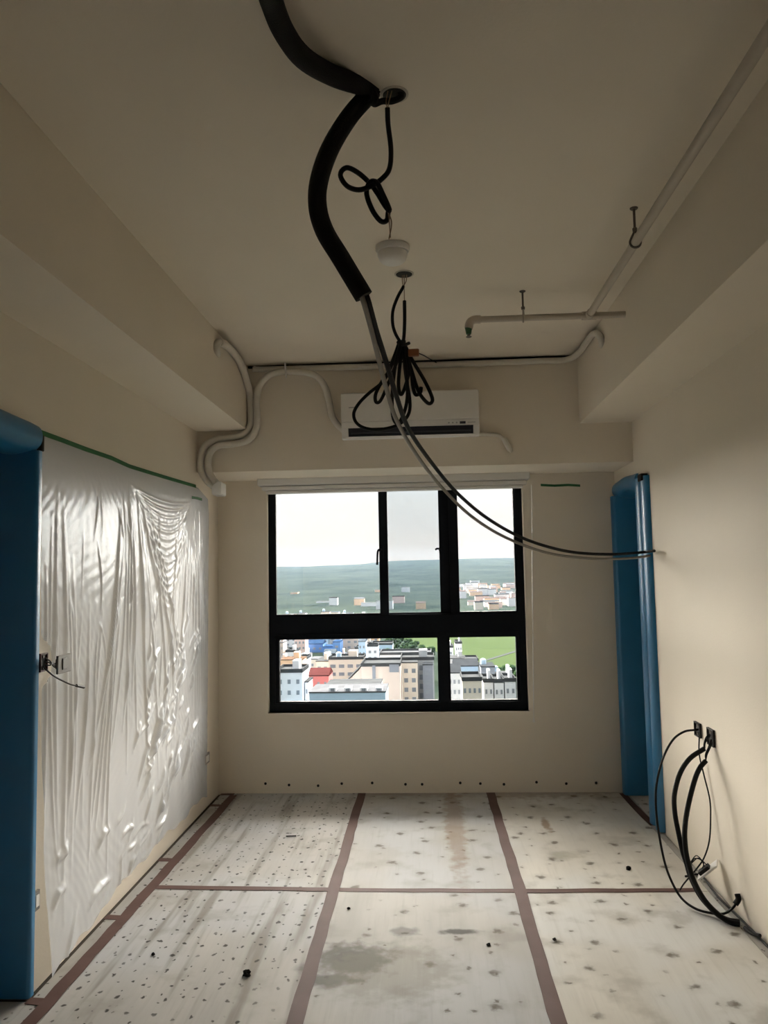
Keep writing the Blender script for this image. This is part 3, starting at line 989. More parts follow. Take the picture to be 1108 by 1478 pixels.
def K(cx, cy, d=0.0):
    return at(460 + cx / 3.693, 380 + cy / 3.693, y=DB + d)


def bt(pts, r, name='cable_loop', m='blackpvc', n=8):
    return MB().tube([K(*q) for q in pts], r, n, 6).build(name, M[m], bun, True)


MB().tube([Vector((h2.x - 0.008, h2.y, ZC - 0.003)), K(445, 100), K(452, 130)], 0.0022, 5).build('bare_wire', M['copper'], bun, True)
MB().tube([Vector((h2.x + 0.012, h2.y, ZC - 0.003)), K(465, 95), K(445, 130)], 0.0025, 5).build('bare_wire', M['copper'], bun, True)
MB().tube([Vector((h2.x, h2.y, ZC - 0.003)), K(455, 150), K(456, 205)], 0.0022, 5).build('bare_wire', M['copper'], bun, True)
bt([(452, 122), (420, 180), (395, 250), (393, 320), (408, 375), (440, 430)], 0.0078)
bt([(456, 200), (457, 300), (454, 380), (448, 430)], 0.0085)
bt([(430, 415, 0), (400, 500, .01), (350, 620, .02), (270, 690, .02), (215, 745, .02), (186, 800, .01), (200, 850, 0), (250, 880, -.01), (330, 886, -.02), (420, 862, -.02), (475, 810, -.02), (485, 730, -.02), (462, 590, -.01), (448, 440, 0)], 0.0080)
bt([(455, 430, .01), (500, 520, .02), (560, 620, .03), (600, 705, .03), (603, 738, .03), (580, 745, .03), (535, 690, .02), (500, 590, .02), (460, 450, .01)], 0.0088)
bt([(435, 430, -.02), (408, 540, -.03), (392, 680, -.03), (392, 800, -.03), (412, 852, -.03), (440, 830, -.03), (468, 740, -.03), (470, 620, -.03), (450, 450, -.02)], 0.0085)
bt([(425, 440, .03), (380, 560, .03), (330, 640, .03), (302, 700, .03), (305, 740, .03), (330, 730, .03), (370, 640, .03), (410, 540, .03), (440, 450, .02)], 0.0085)
bt([(445, 440, -.01), (430, 560, -.01), (425, 660, -.01), (440, 700, -.01), (465, 640, -.01), (480, 560, -.01), (455, 450, -.01)], 0.0085)
bt([(450, 450, .02), (490, 560, .03), (500, 650, .03), (515, 700, .03), (540, 690, .03), (545, 660, .03)], 0.0090)
MB().tube([K(440, 415), K(446, 455)], 0.021, 12, smooth=False).build('binding_tape', M['blackfoam'], bun, True)
MB().tube([K(420, 420), K(450, 436, -.02), K(482, 425)], 0.008, 8).build('binding_tape', M['blackfoam'], bun, True)
oc = K(505, 477)
MB().bbox((oc.x - 0.026, oc.y - 0.012, oc.z - 0.017), (oc.x + 0.026, oc.y + 0.012, oc.z + 0.017), 0.004).build('connector', M['orange'], bun)
MB().tube([K(455, 450), K(475, 462), K(488, 472)], 0.003, 6).build('lead', M['blackpvc'], bun, True)
MB().tube([K(525, 477), K(560, 492), K(600, 515), K(628, 530)], 0.0025, 6).build('lead', M['blackpvc'], bun, True)

# ------------------------------------------------------------------ sprinkler pipe
PY, PZ = 3.905, at(755, 459, y=3.905).z
rod1 = at(755, 420, z=ZC)
px0, px1 = at(690, 468, y=PY).x, RB_X
zl = PZ
spr = thing('sprinkler_pipe', (0.6, PY, PZ), 'cream sprinkler pipe hung under the ceiling with a branch toward the window', 'pipe')
MB().tube([(px0, PY, zl), (px1 - 0.001, PY, zl)], 0.0165, 14, smooth=False).build('branch_pipe', M['pipe'], spr, True)
MB().tube([(px0 + 0.012, PY, zl), (px0 - 0.02, PY, zl), (px0 - 0.042, PY, zl - 0.014), (px0 - 0.05, PY, zl - 0.045)], 0.0215, 14).build('elbow', M['pipe'], spr, True)
MB().tube([(px0 - 0.050, PY, zl - 0.040), (px0 - 0.050, PY, zl - 0.075)], [0.019, 0.013], 12, smooth=False).build('sprinkler_head', M['green'], spr, True)
MB().lathe((px0 - 0.050, PY, zl - 0.092), [(0.010, 0), (0.016, 0.004), (0.008, 0.008), (0.008, 0.02)], 12).build('deflector', M['pipedk'], spr, True)
XP = at(850, 458, y=PY).x
MB().tube([(XP, PY, zl), (XP, 2.0, zl), (XP, Y0 + 0.001, zl)], 0.018, 14, smooth=False).build('main_pipe', M['pipe'], spr, True)
MB().tube([(XP - 0.035, PY, zl), (XP + 0.035, PY, zl)], 0.022, 14, smooth=False).build('tee', M['pipe'], spr, True)
MB().tube([(XP, PY - 0.05, zl), (XP, PY, zl)], 0.022, 14, smooth=False).build('tee_neck', M['pipe'], spr, True)


def hanger(x, y, along_y):
    MB().tube([(x, y, zl + 0.045), (x, y, ZC)], 0.005, 8, smooth=False).build('hanger_rod', M['pipedk'], spr, True)
    MB().lathe((x, y, ZC - 0.006), [(0.013, 0), (0.016, 0.003), (0.016, 0.0055)], 12).build('rod_plate', M['pipedk'], spr, True)
    a = 0.021
    ring = [(0, a + .028), (-a * .8, a * .7), (-a, 0), (-a * .7, -a * .7), (0, -a), (a * .7, -a * .7), (a, 0), (a * .8, a * .7), (0, a + .028)]
    MB().tube([(x + (q if along_y else 0), y + (0 if along_y else q), zl + z_) for q, z_ in ring], 0.0045, 6).build('clevis', M['pipe'] if not along_y else M['pipedk'], spr, True)
    MB().lathe((x, y, zl + 0.044), [(0.009, 0), (0.010, 0.012), (0.007, 0.016)], 8).build('nut', M['pipedk'], spr, True)


hanger(at(755, 459, y=PY).x, PY, False)
hy = at(916, 335, x=XP).y
hanger(XP, hy, True)
hanger(XP, 1.2, True)

# ------------------------------------------------------------------ air conditioner
ax0, ax1, az0, az1 = -0.529, 0.361, 2.437, 2.735
ay0, ay1 = 4.945, BEAM_Y
ac = thing('air_conditioner', ((ax0 + ax1) / 2, ay1, az0), 'white wall air conditioner mounted on the lintel beam above the window', 'air conditioner')
sec = [(ay1, az0 + 0.02), (ay1, az1), (ay0 + 0.05, az1), (ay0 + 0.025, az1 - 0.008), (ay0 + 0.022, az0 + 0.105), (ay0 + 0.024, az0 + 0.055), (ay0 + 0.05, az0 + 0.02), (ay0 + 0.09, az0)]
k = len(sec)
vs = [(ax0 + 0.004, y, z) for y, z in sec] + [(ax1 - 0.004, y, z) for y, z in sec]
fs = [(i, (i + 1) % k, k + (i + 1) % k, k + i) for i in range(k)] + [tuple(range(k - 1, -1, -1)), tuple(range(k, 2 * k))]
MB().add(vs, fs).build('body', M['whitepl'], ac)
MB().bbox((ax0, ay0 + 0.004, az0 + 0.104), (ax1, ay0 + 0.022, az1 - 0.004), 0.005).build('front_panel', M['whitepl'], ac)
MB().hexa([(ax0 + 0.001, ay0 + 0.010, az0 + 0.065), (ax1 - 0.001, ay0 + 0.010, az0 + 0.065), (ax1 - 0.001, ay0 + 0.05, az0 + 0.065), (ax0 + 0.001, ay0 + 0.05, az0 + 0.065),
           (ax0 + 0.001, ay0 + 0.006, az0 + 0.100), (ax1 - 0.001, ay0 + 0.006, az0 + 0.100), (ax1 - 0.001, ay0 + 0.05, az0 + 0.100), (ax0 + 0.001, ay0 + 0.05, az0 + 0.100)]).build('control_strip', M['whitepl'], ac)
MB().hexa([(ax0 + 0.045, ay0 + 0.030, az0 + 0.012), (ax1 - 0.04, ay0 + 0.030, az0 + 0.012), (ax1 - 0.04, ay0 + 0.07, az0 + 0.008), (ax0 + 0.045, ay0 + 0.07, az0 + 0.008),
           (ax0 + 0.045, ay0 + 0.012, az0 + 0.064), (ax1 - 0.04, ay0 + 0.012, az0 + 0.064), (ax1 - 0.04, ay0 + 0.05, az0 + 0.064), (ax0 + 0.045, ay0 + 0.05, az0 + 0.064)]).build('air_outlet', M['slot'], ac)
MB().hexa([(ax0 + 0.06, ay0 + 0.018, az0 + 0.030), (ax1 - 0.055, ay0 + 0.018, az0 + 0.030), (ax1 - 0.055, ay0 + 0.03, az0 + 0.028), (ax0 + 0.06, ay0 + 0.03, az0 + 0.028),
           (ax0 + 0.06, ay0 + 0.012, az0 + 0.036), (ax1 - 0.055, ay0 + 0.012, az0 + 0.036), (ax1 - 0.055, ay0 + 0.024, az0 + 0.038), (ax0 + 0.06, ay0 + 0.024, az0 + 0.038)]).build('louvre', M['slot'], ac)
MB().hexa([(ax0 + 0.001, ay0 + 0.030, az0), (ax0 + 0.044, ay0 + 0.030, az0), (ax0 + 0.044, ay0 + 0.09, az0), (ax0 + 0.001, ay0 + 0.09, az0),
           (ax0 + 0.001, ay0 + 0.010, az0 + 0.064), (ax0 + 0.044, ay0 + 0.010, az0 + 0.064), (ax0 + 0.044, ay0 + 0.06, az0 + 0.064), (ax0 + 0.001, ay0 + 0.06, az0 + 0.064)]).build('end_cap', M['whitepl'], ac)
MB().hexa([(ax1 - 0.039, ay0 + 0.030, az0), (ax1 - 0.001, ay0 + 0.030, az0), (ax1 - 0.001, ay0 + 0.09, az0), (ax1 - 0.039, ay0 + 0.09, az0),
           (ax1 - 0.039, ay0 + 0.010, az0 + 0.064), (ax1 - 0.001, ay0 + 0.010, az0 + 0.064), (ax1 - 0.001, ay0 + 0.06, az0 + 0.064), (ax1 - 0.039, ay0 + 0.06, az0 + 0.064)]).build('end_cap', M['whitepl'], ac)
MB().hexa([(ax0 + 0.03, ay0 + 0.030, az0 - 0.002), (ax1 - 0.03, ay0 + 0.030, az0 - 0.002), (ax1 - 0.03, ay0 + 0.06, az0 - 0.002), (ax0 + 0.03, ay0 + 0.06, az0 - 0.002),
           (ax0 + 0.03, ay0 + 0.022, az0 + 0.010), (ax1 - 0.03, ay0 + 0.022, az0 + 0.010), (ax1 - 0.03, ay0 + 0.06, az0 + 0.010), (ax0 + 0.03, ay0 + 0.06, az0 + 0.010)]).build('lower_lip', M['whitepl'], ac)
MB().box((0.235, ay0 + 0.003, az0 + 0.073), (0.272, ay0 + 0.02, az0 + 0.088)).build('display', M['slot'], ac)
for q in (0.165, 0.19, 0.215):
    MB().lathe((q, ay0 + 0.0055, az0 + 0.081), [(0.004, 0), (0.0055, 0.001), (0.0055, 0.01)], 10, 'y').build('button', M['mark'], ac)
MB().box((0.285, ay0 + 0.005, az0 + 0.079), (0.335, ay0 + 0.02, az0 + 0.083)).build('printed_mark', M['mark'], ac)
MB().box((ax0 + 0.05, ay0 + 0.0035, az1 - 0.104), (ax0 + 0.095, ay0 + 0.01, az1 - 0.096)).build('badge', M['mark'], ac)

# ------------------------------------------------------------------ wrapped lines on the beams
LY = BEAM_Y - 0.030


def low(p_):
    return Vector((p_.x, p_.y, min(p_.z, ZC - 0.026)))


ln = thing('wrapped_pipe', at(360, 600, y=LY), 'ivory wrapped pipe bending round the left beam beside the air conditioner', 'pipe', 'ivory wrapped pipes')
MB().tube([low(at(*q, x=LB_X + 0.026)) for q in ((317, 494), (325, 498), (334, 506), (345, 520), (352, 537))] + P((359, 562, LY - .01), (362, 590, LY), (362, 612, LY), (352, 626, LY), (334, 632, LY), (313, 634, LY), (297, 643, LY), (290, 660, LY), (290, 678, LY), (298, 693, LY), (308, 702, LY)), 0.0235, 12).build('lagging', M['duct'], ln, True)
a_ = at(313, 702, y=LY + 0.01)
MB().bbox((a_.x - 0.03, LY - 0.02, a_.z - 0.06), (a_.x + 0.035, LY + 0.12, a_.z + 0.03), 0.008).build('end_cover', M['whitepl'], ln, True)
a_ = at(318, 492, y=4.86)
MB().tube([low(at(324, 496, x=LB_X + 0.026)), low(at(315, 494, x=LB_X + 0.018)), at(312, 503, x=LB_X + 0.012), at(313, 512, x=LB_X - 0.01)], 0.022, 10).build('outlet_elbow', M['duct'], ln, True)
ln2 = thing('wrapped_pipe', at(430, 540, y=LY), 'ivory wrapped pipe arching from the air conditioner over to the left beam', 'pipe', 'ivory wrapped pipes')
L2 = LY - 0.016
L3 = LY - 0.040
MB().tube(P((497, 622, L2), (487, 613, L2), (479, 600, L2), (474, 575, L2), (467, 555, L2 - .010), (453, 541, L3), (433, 537, L3), (405, 537, L3), (386, 543, L3), (374, 558, L2 - .010), (370, 580, L2), (371, 600, L2), (369, 620, L2), (358, 635, L2), (336, 641, L2), (316, 643, L2), (304, 652, L2), (300, 668, L2), (303, 684, L2), (312, 697, L2)), 0.0225, 12).build('lagging', M['duct'], ln2, True)
MB().tube([at(411, 524, y=L3 - .024), at(413, 545, y=L3 - .026)], 0.006, 6, smooth=False).build('clip', M['whitepl'], ln2)
ln3 = thing('wrapped_pipe', at(600, 527, y=LY), 'straight ivory pipe run along the top of the lintel beam', 'pipe', 'ivory wrapped pipes')
MB().tube(P((366, 532, LY + .005), (380, 533, LY + .005), (500, 530, LY + .005), (640, 526, LY + .005), (780, 521, LY + .005), (818, 519, LY)) + [low(at(*q, x=RB_X - 0.026)) for q in ((836, 508), (846, 494), (855, 483))] + [low(at(862, 482, x=RB_X - 0.022)), at(868, 490, x=RB_X - 0.012), at(870, 499, x=RB_X + 0.01)], 0.020, 12).build('lagging', M['duct'], ln3, True)
MB().tube([Vector((LB_X + 0.01, BEAM_Y - 0.010, ZC - 0.010)), Vector((RB_X - 0.01, BEAM_Y - 0.010, ZC - 0.010))], 0.009, 8, smooth=False).build('upper_cable', M['blackpvc'], ln3, True)
ln4 = thing('drain_hose', at(715, 630, y=LY), 'short pale drain hose beside the air conditioner turning into the wall', 'hose')
MB().tube(P((688, 627, LY), (704, 627, LY + .01), (720, 629, LY + .01), (728, 636, LY), (734, 645, LY + .005), (738, 652, LY + .02)), 0.013, 10).build('tube', M['duct'], ln4, True)
MB().tube(P((727, 633, LY), (736, 650, LY + .008)), 0.019, 12, smooth=False).build('sleeve', M['duct'], ln4, True)

# ------------------------------------------------------------------ socket boxes and cables on the right wall
def RC(cx, cy, lift=0.0125, **kw):
    p_ = at(860 + cx / 3.694, 1000 + cy / 3.694, **kw)
    return Vector((min(p_.x, XR - lift), p_.y, max(p_.z, lift)))


def wall_box(px, py, wdt, hgt, name, m, label, x, side):
    p_ = at(px, py, x=x)
    t_ = thing(name, (x, p_.y, p_.z - hgt / 2), label, 'socket box', 'open socket boxes')
    mbx = MB()
    s_ = side
    for (ya, yb, za, zb) in ((-wdt / 2, wdt / 2, -hgt / 2, -hgt / 2 + .006), (-wdt / 2, wdt / 2, hgt / 2 - .006, hgt / 2), (-wdt / 2, -wdt / 2 + .006, -hgt / 2 + .006, hgt / 2 - .006), (wdt / 2 - .006, wdt / 2, -hgt / 2 + .006, hgt / 2 - .006)):
        x0_, x1_ = sorted((x + s_ * 0.001, x + s_ * 0.012))
        mbx.box((x0_, p_.y + ya, p_.z + za), (x1_, p_.y + yb, p_.z + zb))
    mbx.build('rim', M[m], t_)
    x0_, x1_ = sorted((x + s_ * 0.0005, x + s_ * 0.004))
    MB().box((x0_, p_.y - wdt / 2 + .006, p_.z - hgt / 2 + .006), (x1_, p_.y + wdt / 2 - .006, p_.z + hgt / 2 - .006)).build('back_plate', M['box'], t_)
    for dz in (-.3, .3):
        MB().lathe((x + s_ * (0.004 if s_ > 0 else 0.009), p_.y, p_.z + hgt * dz), [(0.006, 0), (0.006, 0.005)], 8, 'x').build('screw_boss', M['pipedk'], t_)
    return p_


b1p = wall_box(1008.5, 1053, 0.085, 0.072, 'socket_box', 'box', 'small open black socket box on the right wall closer to the blue doorway', XR, -1)
b2p = wall_box(1027.5, 1064, 0.085, 0.082, 'socket_box', 'box', 'open black socket box on the right wall feeding two thick cables', XR, -1)
FX = XR - 0.02
ca = thing('cable', (b2p.x - 0.02, b2p.y, 0), 'thick black cable bowing furthest from the right wall socket box', 'cable', 'thick cables at the socket box')
MB().tube([RC(578, 297, y=3.96), RC(500, 350, y=3.96), RC(447, 430, y=3.95), RC(418, 540, y=3.93), RC(420, 640, y=3.92), RC(438, 740, y=3.90), RC(460, 840, y=3.87), RC(482, 910, y=3.85), RC(505, 985, y=3.81), RC(560, 1090, y=3.74), RC(640, 1175, y=3.67), RC(700, 1212, y=3.63), RC(768, 1233, y=3.61)], 0.0118, 12).build('sheath', M['blackpvc'], ca, True)
for q in (0, 1, 2):
    MB().tube([Vector((XR - 0.005, b2p.y + 0.01 * q, b2p.z + .01)), RC(600 - 8 * q, 240, y=3.955), RC(582 - 4 * q, 268 + 6 * q, y=3.955), RC(580, 297, y=3.96)], 0.0026, 6).build('core_wire', M['blackpvc'], ca, True)
cb = thing('cable', (b2p.x - 0.02, b2p.y, 0), 'thick black cable hanging closest to the right wall below its socket box', 'cable', 'thick cables at the socket box')
MB().tube([RC(585, 362, y=3.93), RC(553, 400, y=3.92), RC(527, 460, y=3.90), RC(500, 560, y=3.88), RC(480, 660, y=3.86), RC(472, 750, y=3.84), RC(478, 840, y=3.815), RC(495, 920, y=3.79), RC(522, 1005, y=3.75), RC(580, 1108, y=3.68), RC(655, 1185, y=3.63), RC(715, 1222, y=3.60), RC(765, 1238, y=3.59)], 0.0118, 12).build('sheath', M['blackpvc'], cb, True)
for q in (0, 1, 2):
    MB().tube([Vector((XR - 0.006, b2p.y - 0.012 * q, b2p.z - .01)), RC(598 + 6 * q, 290, y=3.94), RC(582 + 5 * q, 330, y=3.93), RC(585, 364, y=3.93)], 0.0022, 6).build('core_wire', M['blackpvc'], cb, True)
cc = thing('cable', (b1p.x - 0.01, b1p.y, 0), 'thin black cable swinging from the small socket box round to a plug on the floor', 'cable')
MB().tube([Vector((XR - 0.004, b1p.y, b1p.z)), RC(530, 198, y=4.13), RC(470, 207, y=4.12), RC(410, 250, y=4.10), RC(358, 345, y=4.08), RC(325, 470, y=4.05), RC(318, 580, y=4.03), RC(330, 720, y=3.98), RC(362, 890, y=3.92), RC(400, 1000, y=3.87), RC(455, 1095, y=3.81), RC(530, 1165, y=3.745), RC(610, 1191, y=3.70), RC(680, 1177, y=3.68), RC(730, 1145, y=3.675), RC(752, 1110, y=3.68)], 0.0056, 9).build('sheath', M['blackpvc'], cc, True)
MB().tube([RC(742, 1128, y=3.678), RC(758, 1100, y=3.68), RC(752, 1072, y=3.69)], 0.0125, 10).build('plug', M['blackpvc'], cc, True)
MB().tube([RC(757, 1100, y=3.68), RC(775, 1092, y=3.68)], 0.009, 8, smooth=False).build('plug_pin', M['blackpvc'], cc, True)
cdv = MB().tube([Vector((XR - 0.004, b1p.y - .02, b1p.z - .02)), RC(552, 240, y=4.10), RC(550, 330, y=4.08), RC(575, 440, y=4.04), RC(606, 570, y=3.99), RC(610, 680, y=3.97), RC(603, 790, y=3.96), RC(575, 880, y=3.96), RC(530, 945, y=3.97), RC(470, 1015, y=3.965), RC(447, 1062, y=3.95)], 0.0036, 8).build('cable', M['blackpvc'], None, True)
tag(cdv, 'thinnest dark cable dropping from the small socket box past the loose face plate', 'cable')
# loose face plate on the floor by the wall
pc = RC(596, 945, y=3.93)
fp = thing('face_plate', (pc.x, pc.y, pc.z - 0.05), 'loose white socket face plate dangling tilted above the floor', 'face plate')
t_ = (RC(652, 903, -9, y=3.89) - RC(536, 990, -9, y=3.94)).normalized()
vw_ = (pc - CAM).normalized()
n_ = t_.cross(vw_).normalized()
n_ = n_ if n_.z > 0 else -n_
n_ = (n_ - vw_ * 0.30)
n_ = (n_ - t_ * n_.dot(t_)).normalized()
s_ = t_.cross(n_)


def slab(c, hl, hw, ht, nm, m):
    MB().hexa([c + t_ * (a * hl) + s_ * (b * hw) + n_ * (q * ht) for q in (-1, 1) for a, b in ((-1, -1), (1, -1), (1, 1), (-1, 1))]).build(nm, M[m], fp)


slab(pc, 0.060, 0.036, 0.004, 'plate', 'whitepl')
slab(pc + n_ * 0.012 - t_ * 0.012, 0.030, 0.018, 0.008, 'socket_back', 'box')
for k_ in range(3):
    MB().tube([pc + n_ * 0.02 + t_ * (0.014 * (k_ - 1)), RC(572 - 12 * k_, 905 - 12 * k_, y=3.92), RC(535 - 8 * k_, 868 + 15 * k_, y=3.92), RC(505, 900 + 6 * k_, y=3.91), RC(490, 905, y=3.86)], 0.0024, 6).build('wire', M['blackpvc'], fp, True)
# floor cable along the foot of the right wall
fc_ = MB().tube([at(1012, 1265, z=0.006) - Vector((0.08, 0, 0))] + [Vector((XR - 0.022 - 0.010 * math.sin(i * 1.7), 4.15 - 0.26 * i, 0.007)) for i in range(12)], 0.0055, 8).build('cable', M['blackpvc'], None, True)
tag(fc_, 'black cable lying on the floor along the foot of the right wall', 'cable')
fe = MB().tube([Vector((XR - 0.04, 3.56, 0.010)), Vector((XR - 0.028, 3.50, 0.012)), Vector((XR - 0.016, 3.46, 0.022))], 0.008, 8).build('cable_end', M['blackpvc'], None, True)
tag(fe, 'short black taped cable end lying by the wall past the plug', 'cable')

# ------------------------------------------------------------------ left wall box, switch plate and sockets
lbp = wall_box(60, 956, 0.060, 0.072, 'socket_box', 'redbox', 'open dark red switch box on the left wall by the blue frame', XL, 1)
sp = at(91, 958, x=XL + 0.075)
st = thing('switch_plate', (sp.x, sp.y, sp.z - 0.035), 'grey switch plate dangling in front of the clear plastic film', 'switch plate')
MB().bbox((sp.x - 0.004, sp.y - 0.052, sp.z - 0.036), (sp.x + 0.005, sp.y + 0.062, sp.z + 0.036), 0.002).build('plate', M['greyplate'], st)
MB().bbox((sp.x + 0.005, sp.y - 0.018, sp.z - 0.022), (sp.x + 0.009, sp.y + 0.018, sp.z + 0.022), 0.0015).build('rocker', M['greyplate'], st)
MB().bbox((sp.x - 0.022, sp.y - 0.020, sp.z - 0.020), (sp.x - 0.004, sp.y + 0.012, sp.z + 0.020), 0.002).build('switch_body', M['box'], st)
for k_ in range(3):
    MB().tube([Vector((lbp.x + 0.01, lbp.y + .01, lbp.z - .012 + .014 * k_)), at(72, 960 - 3 * k_, x=XL + .075), at(79, 957 + 3 * k_, x=XL + .07), Vector((sp.x - 0.012, sp.y - 0.034, sp.z - .014 + .012 * k_))], 0.0028, 6).build('wire', M['blackpvc'], st, True)
lc = MB().tube([Vector((lbp.x + 0.008, lbp.y, lbp.z - 0.015)), at(66, 966, x=XL + .07), at(80, 977, x=XL + .075), at(100, 987, x=XL + .075), at(112, 990, x=XL + .07)], 0.0032, 8).build('cable', M['blackpvc'], None, True)
tag(lc, 'short thin black cable curving out of the dark red switch box', 'cable')
lc2 = MB().tube([at(110, 989.5, x=XL + .07), at(121, 992, x=XL + .07)], 0.006, 8, smooth=False).build('cable_tip', M['blackpvc'], lc, True)

for px, py, hgt, wdt, lab in ((297, 1095, 0.068, 0.115, 'small white wall socket low on the left wall near the window corner'), (50, 1300, 0.072, 0.04, 'narrow grey wall socket low beside the blue wrapped frame')):
    p_ = at(px, py, x=XL)
    so_ = thing('wall_socket', (XL, p_.y, p_.z - hgt / 2), lab, 'wall socket')
    q_ = MB()
    q_.box((XL + 0.0005, p_.y - wdt / 2, p_.z - hgt / 2), (XL + 0.010, p_.y + wdt / 2, p_.z + hgt / 2))
    q_.build('plate', M['greyplate'], so_)
    MB().box((XL + 0.010, p_.y - wdt * .3, p_.z - hgt * .3), (XL + 0.013, p_.y + wdt * .3, p_.z + hgt * .3)).build('insert', M['whitepl'], so_)

# ------------------------------------------------------------------ crumbs on the floor
def lump(px, py, r, label, seed):
    rg = random.Random(seed)
    p_ = at(px, py, z=0.0)
    n1, n2 = 9, 6
    vs, fs = [], []
    for i in range(n2 + 1):
        a = math.pi * i / n2
        for j in range(n1):
            b = 2 * math.pi * j / n1
            rr_ = r * rg.uniform(0.6, 1.25)
            vs.append((p_.x + rr_ * math.sin(a) * math.cos(b), p_.y + rr_ * math.sin(a) * math.sin(b), max(0.0005, 0.4 * r + rr_ * 0.8 * math.cos(a))))
    for i in range(n2):
        for j in range(n1):
            q = (j + 1) % n1
            fs.append((i * n1 + j, (i + 1) * n1 + j, (i + 1) * n1 + q, i * n1 + q))
    fs += [tuple(range(n1)), tuple(n2 * n1 + j for j in range(n1 - 1, -1, -1))]
    return tag(MB().add(vs, fs).build('debris', M['debris'], None, False), label, 'debris', 'crumbs on the floor boards')


lump(356, 1408, 0.017, 'black crumb lying on the dotted board beside the dark smudge', 1)
lump(221, 1378, 0.008, 'tiny black crumb on the dotted board', 2)
lump(705, 1365, 0.009, 'small black crumb on the smudged board', 3)
lump(503, 1312, 0.008, 'tiny black crumb by the cross tape on the smudged board', 4)
lump(800, 1357, 0.008, 'tiny black crumb on the knotty board by the tape', 5)
lump(907, 1255, 0.014, 'black lump standing for a knot of the knotty board near the looping cable', 6)  # raised lump put where the board has a flat knot
cp_ = at(420, 1208, z=0.002)
tag(MB().tube([cp_ + Vector((-.03, 0, .004)), cp_ + Vector((.03, .006, .004))], 0.004, 6, smooth=False).build('wood_splinter', M['debris']), 'thin dark splinter on the dotted board near the window', 'splinter')

# ------------------------------------------------------------------ outside: plain, fields, town, hills
GZ = -45.0


def emat(name, c1, c2, scale, rough=0.9, detail=6):
    return mat(name, c1, rough, 0.0, vscale=scale, col2=c2)


M['plain'] = emat('scrub_plain', (0.030, 0.040, 0.030), (0.018, 0.028, 0.022), 0.03)
M['field'] = emat('paddy_field', (0.041, 0.058, 0.024), (0.035, 0.052, 0.022), 0.02)
M['field2'] = emat('paddy_field_pale', (0.044, 0.060, 0.028), (0.038, 0.054, 0.025), 0.03)
M['hill'] = emat('forest_hill', (0.030, 0.039, 0.030), (0.008, 0.014, 0.012), 0.012)
M['tree'] = emat('tree_leaves', (0.030, 0.055, 0.020), (0.018, 0.038, 0.018), 0.4)
M['road'] = emat('asphalt', (0.05, 0.055, 0.055), (0.045, 0.048, 0.05), 0.1)

gnd = MB().box((-2600, 7, GZ - 2), (2600, 5200, GZ)).build('ground', M['plain'])
structure(gnd, 'far plain below the window')


def quad_field(pts, m, label, z=GZ + 0.15):
    vs = [(*p_, z) for p_ in pts] + [(*p_, GZ + 0.005) for p_ in pts]
    k_ = len(pts)
    fs = [tuple(range(k_)), tuple(range(2 * k_ - 1, k_ - 1, -1))] + [(i, k_ + i, k_ + (i + 1) % k_, (i + 1) % k_) for i in range(k_)]
    return tag(MB().add(vs, fs).build('paddy_field', M[m]), label, 'field', 'green fields beyond the town')


def gp(px, py):
    p_ = at(px, py, z=GZ)
    return (p_.x, p_.y)


quad_field([gp(556, 916), gp(800, 905), gp(830, 1005), gp(705, 974), gp(628, 940)], 'field', 'broad bright green paddy field beyond the town roofs')
quad_field([gp(540, 896), gp(800, 886), gp(800, 903.5), gp(552, 914)], 'field2', 'pale green paddy strip behind the broad field')
fp_ = [gp(693, 955.5), gp(745, 939), gp(790, 928), gp(792, 929.5), gp(746, 941), gp(693, 957.5)]
tag(MB().add([(*q, GZ + 0.3) for q in fp_] + [(*q, GZ + 0.16) for q in fp_], [tuple(range(6)), tuple(range(11, 5, -1))] + [(i, 6 + i, 6 + (i + 1) % 6, (i + 1) % 6) for i in range(6)]).build('field_track', M['road']), 'thin grey track crossing the broad green field', 'track')

# wooded ridge with real depth
HY0, HY1 = 930.0, 4600.0
_ph = np.random.RandomState(4).uniform(0, 6.28, 12)


def hill_z(x, y):
    t = (y - HY0) / (HY1 - HY0)
    if t <= 0:
        return GZ - 1
    crest = 92 + 15 * math.exp(-((x - 150) / 700) ** 2) + 0.004 * x
    u_ = min(t / 0.78, 1.0)
    prof_ = 0.25 * u_ + 0.75 * (u_ * u_ * (3 - 2 * u_))
    if t > 0.78:
        prof_ -= 0.8 * (t - 0.78)
    wob = sum(math.sin(x * (0.0031 * (k_ + 1)) + _ph[k_] + y * 0.0012 * k_) / (k_ + 1.5) for k_ in range(8))
    wob2 = sum(math.sin(x * 0.021 * (k_ + 1) + _ph[k_ + 4] + y * 0.017 * (k_ + 1)) / (k_ + 1) for k_ in range(4))
    return GZ - 1 + (crest + wob * 6.0) * prof_ + 1.6 * wob2 * min(1, t * 5)


nx_, ny_ = 180, 90
vs, fs = [], []
for j in range(ny_ + 1):
    y = HY0 + (HY1 - HY0) * (j / ny_) ** 1.4
    for i in range(nx_ + 1):
        x = -2600 + 5200 * i / nx_
        vs.append((x, y, hill_z(x, y)))
for j in range(ny_):
    for i in range(nx_):
        a = j * (nx_ + 1) + i
        fs.append((a, a + 1, a + nx_ + 2, a + nx_ + 1))
structure(MB().add(vs, fs).build('hill_range', M['hill'], None, True), 'long low wooded ridge on the horizon')

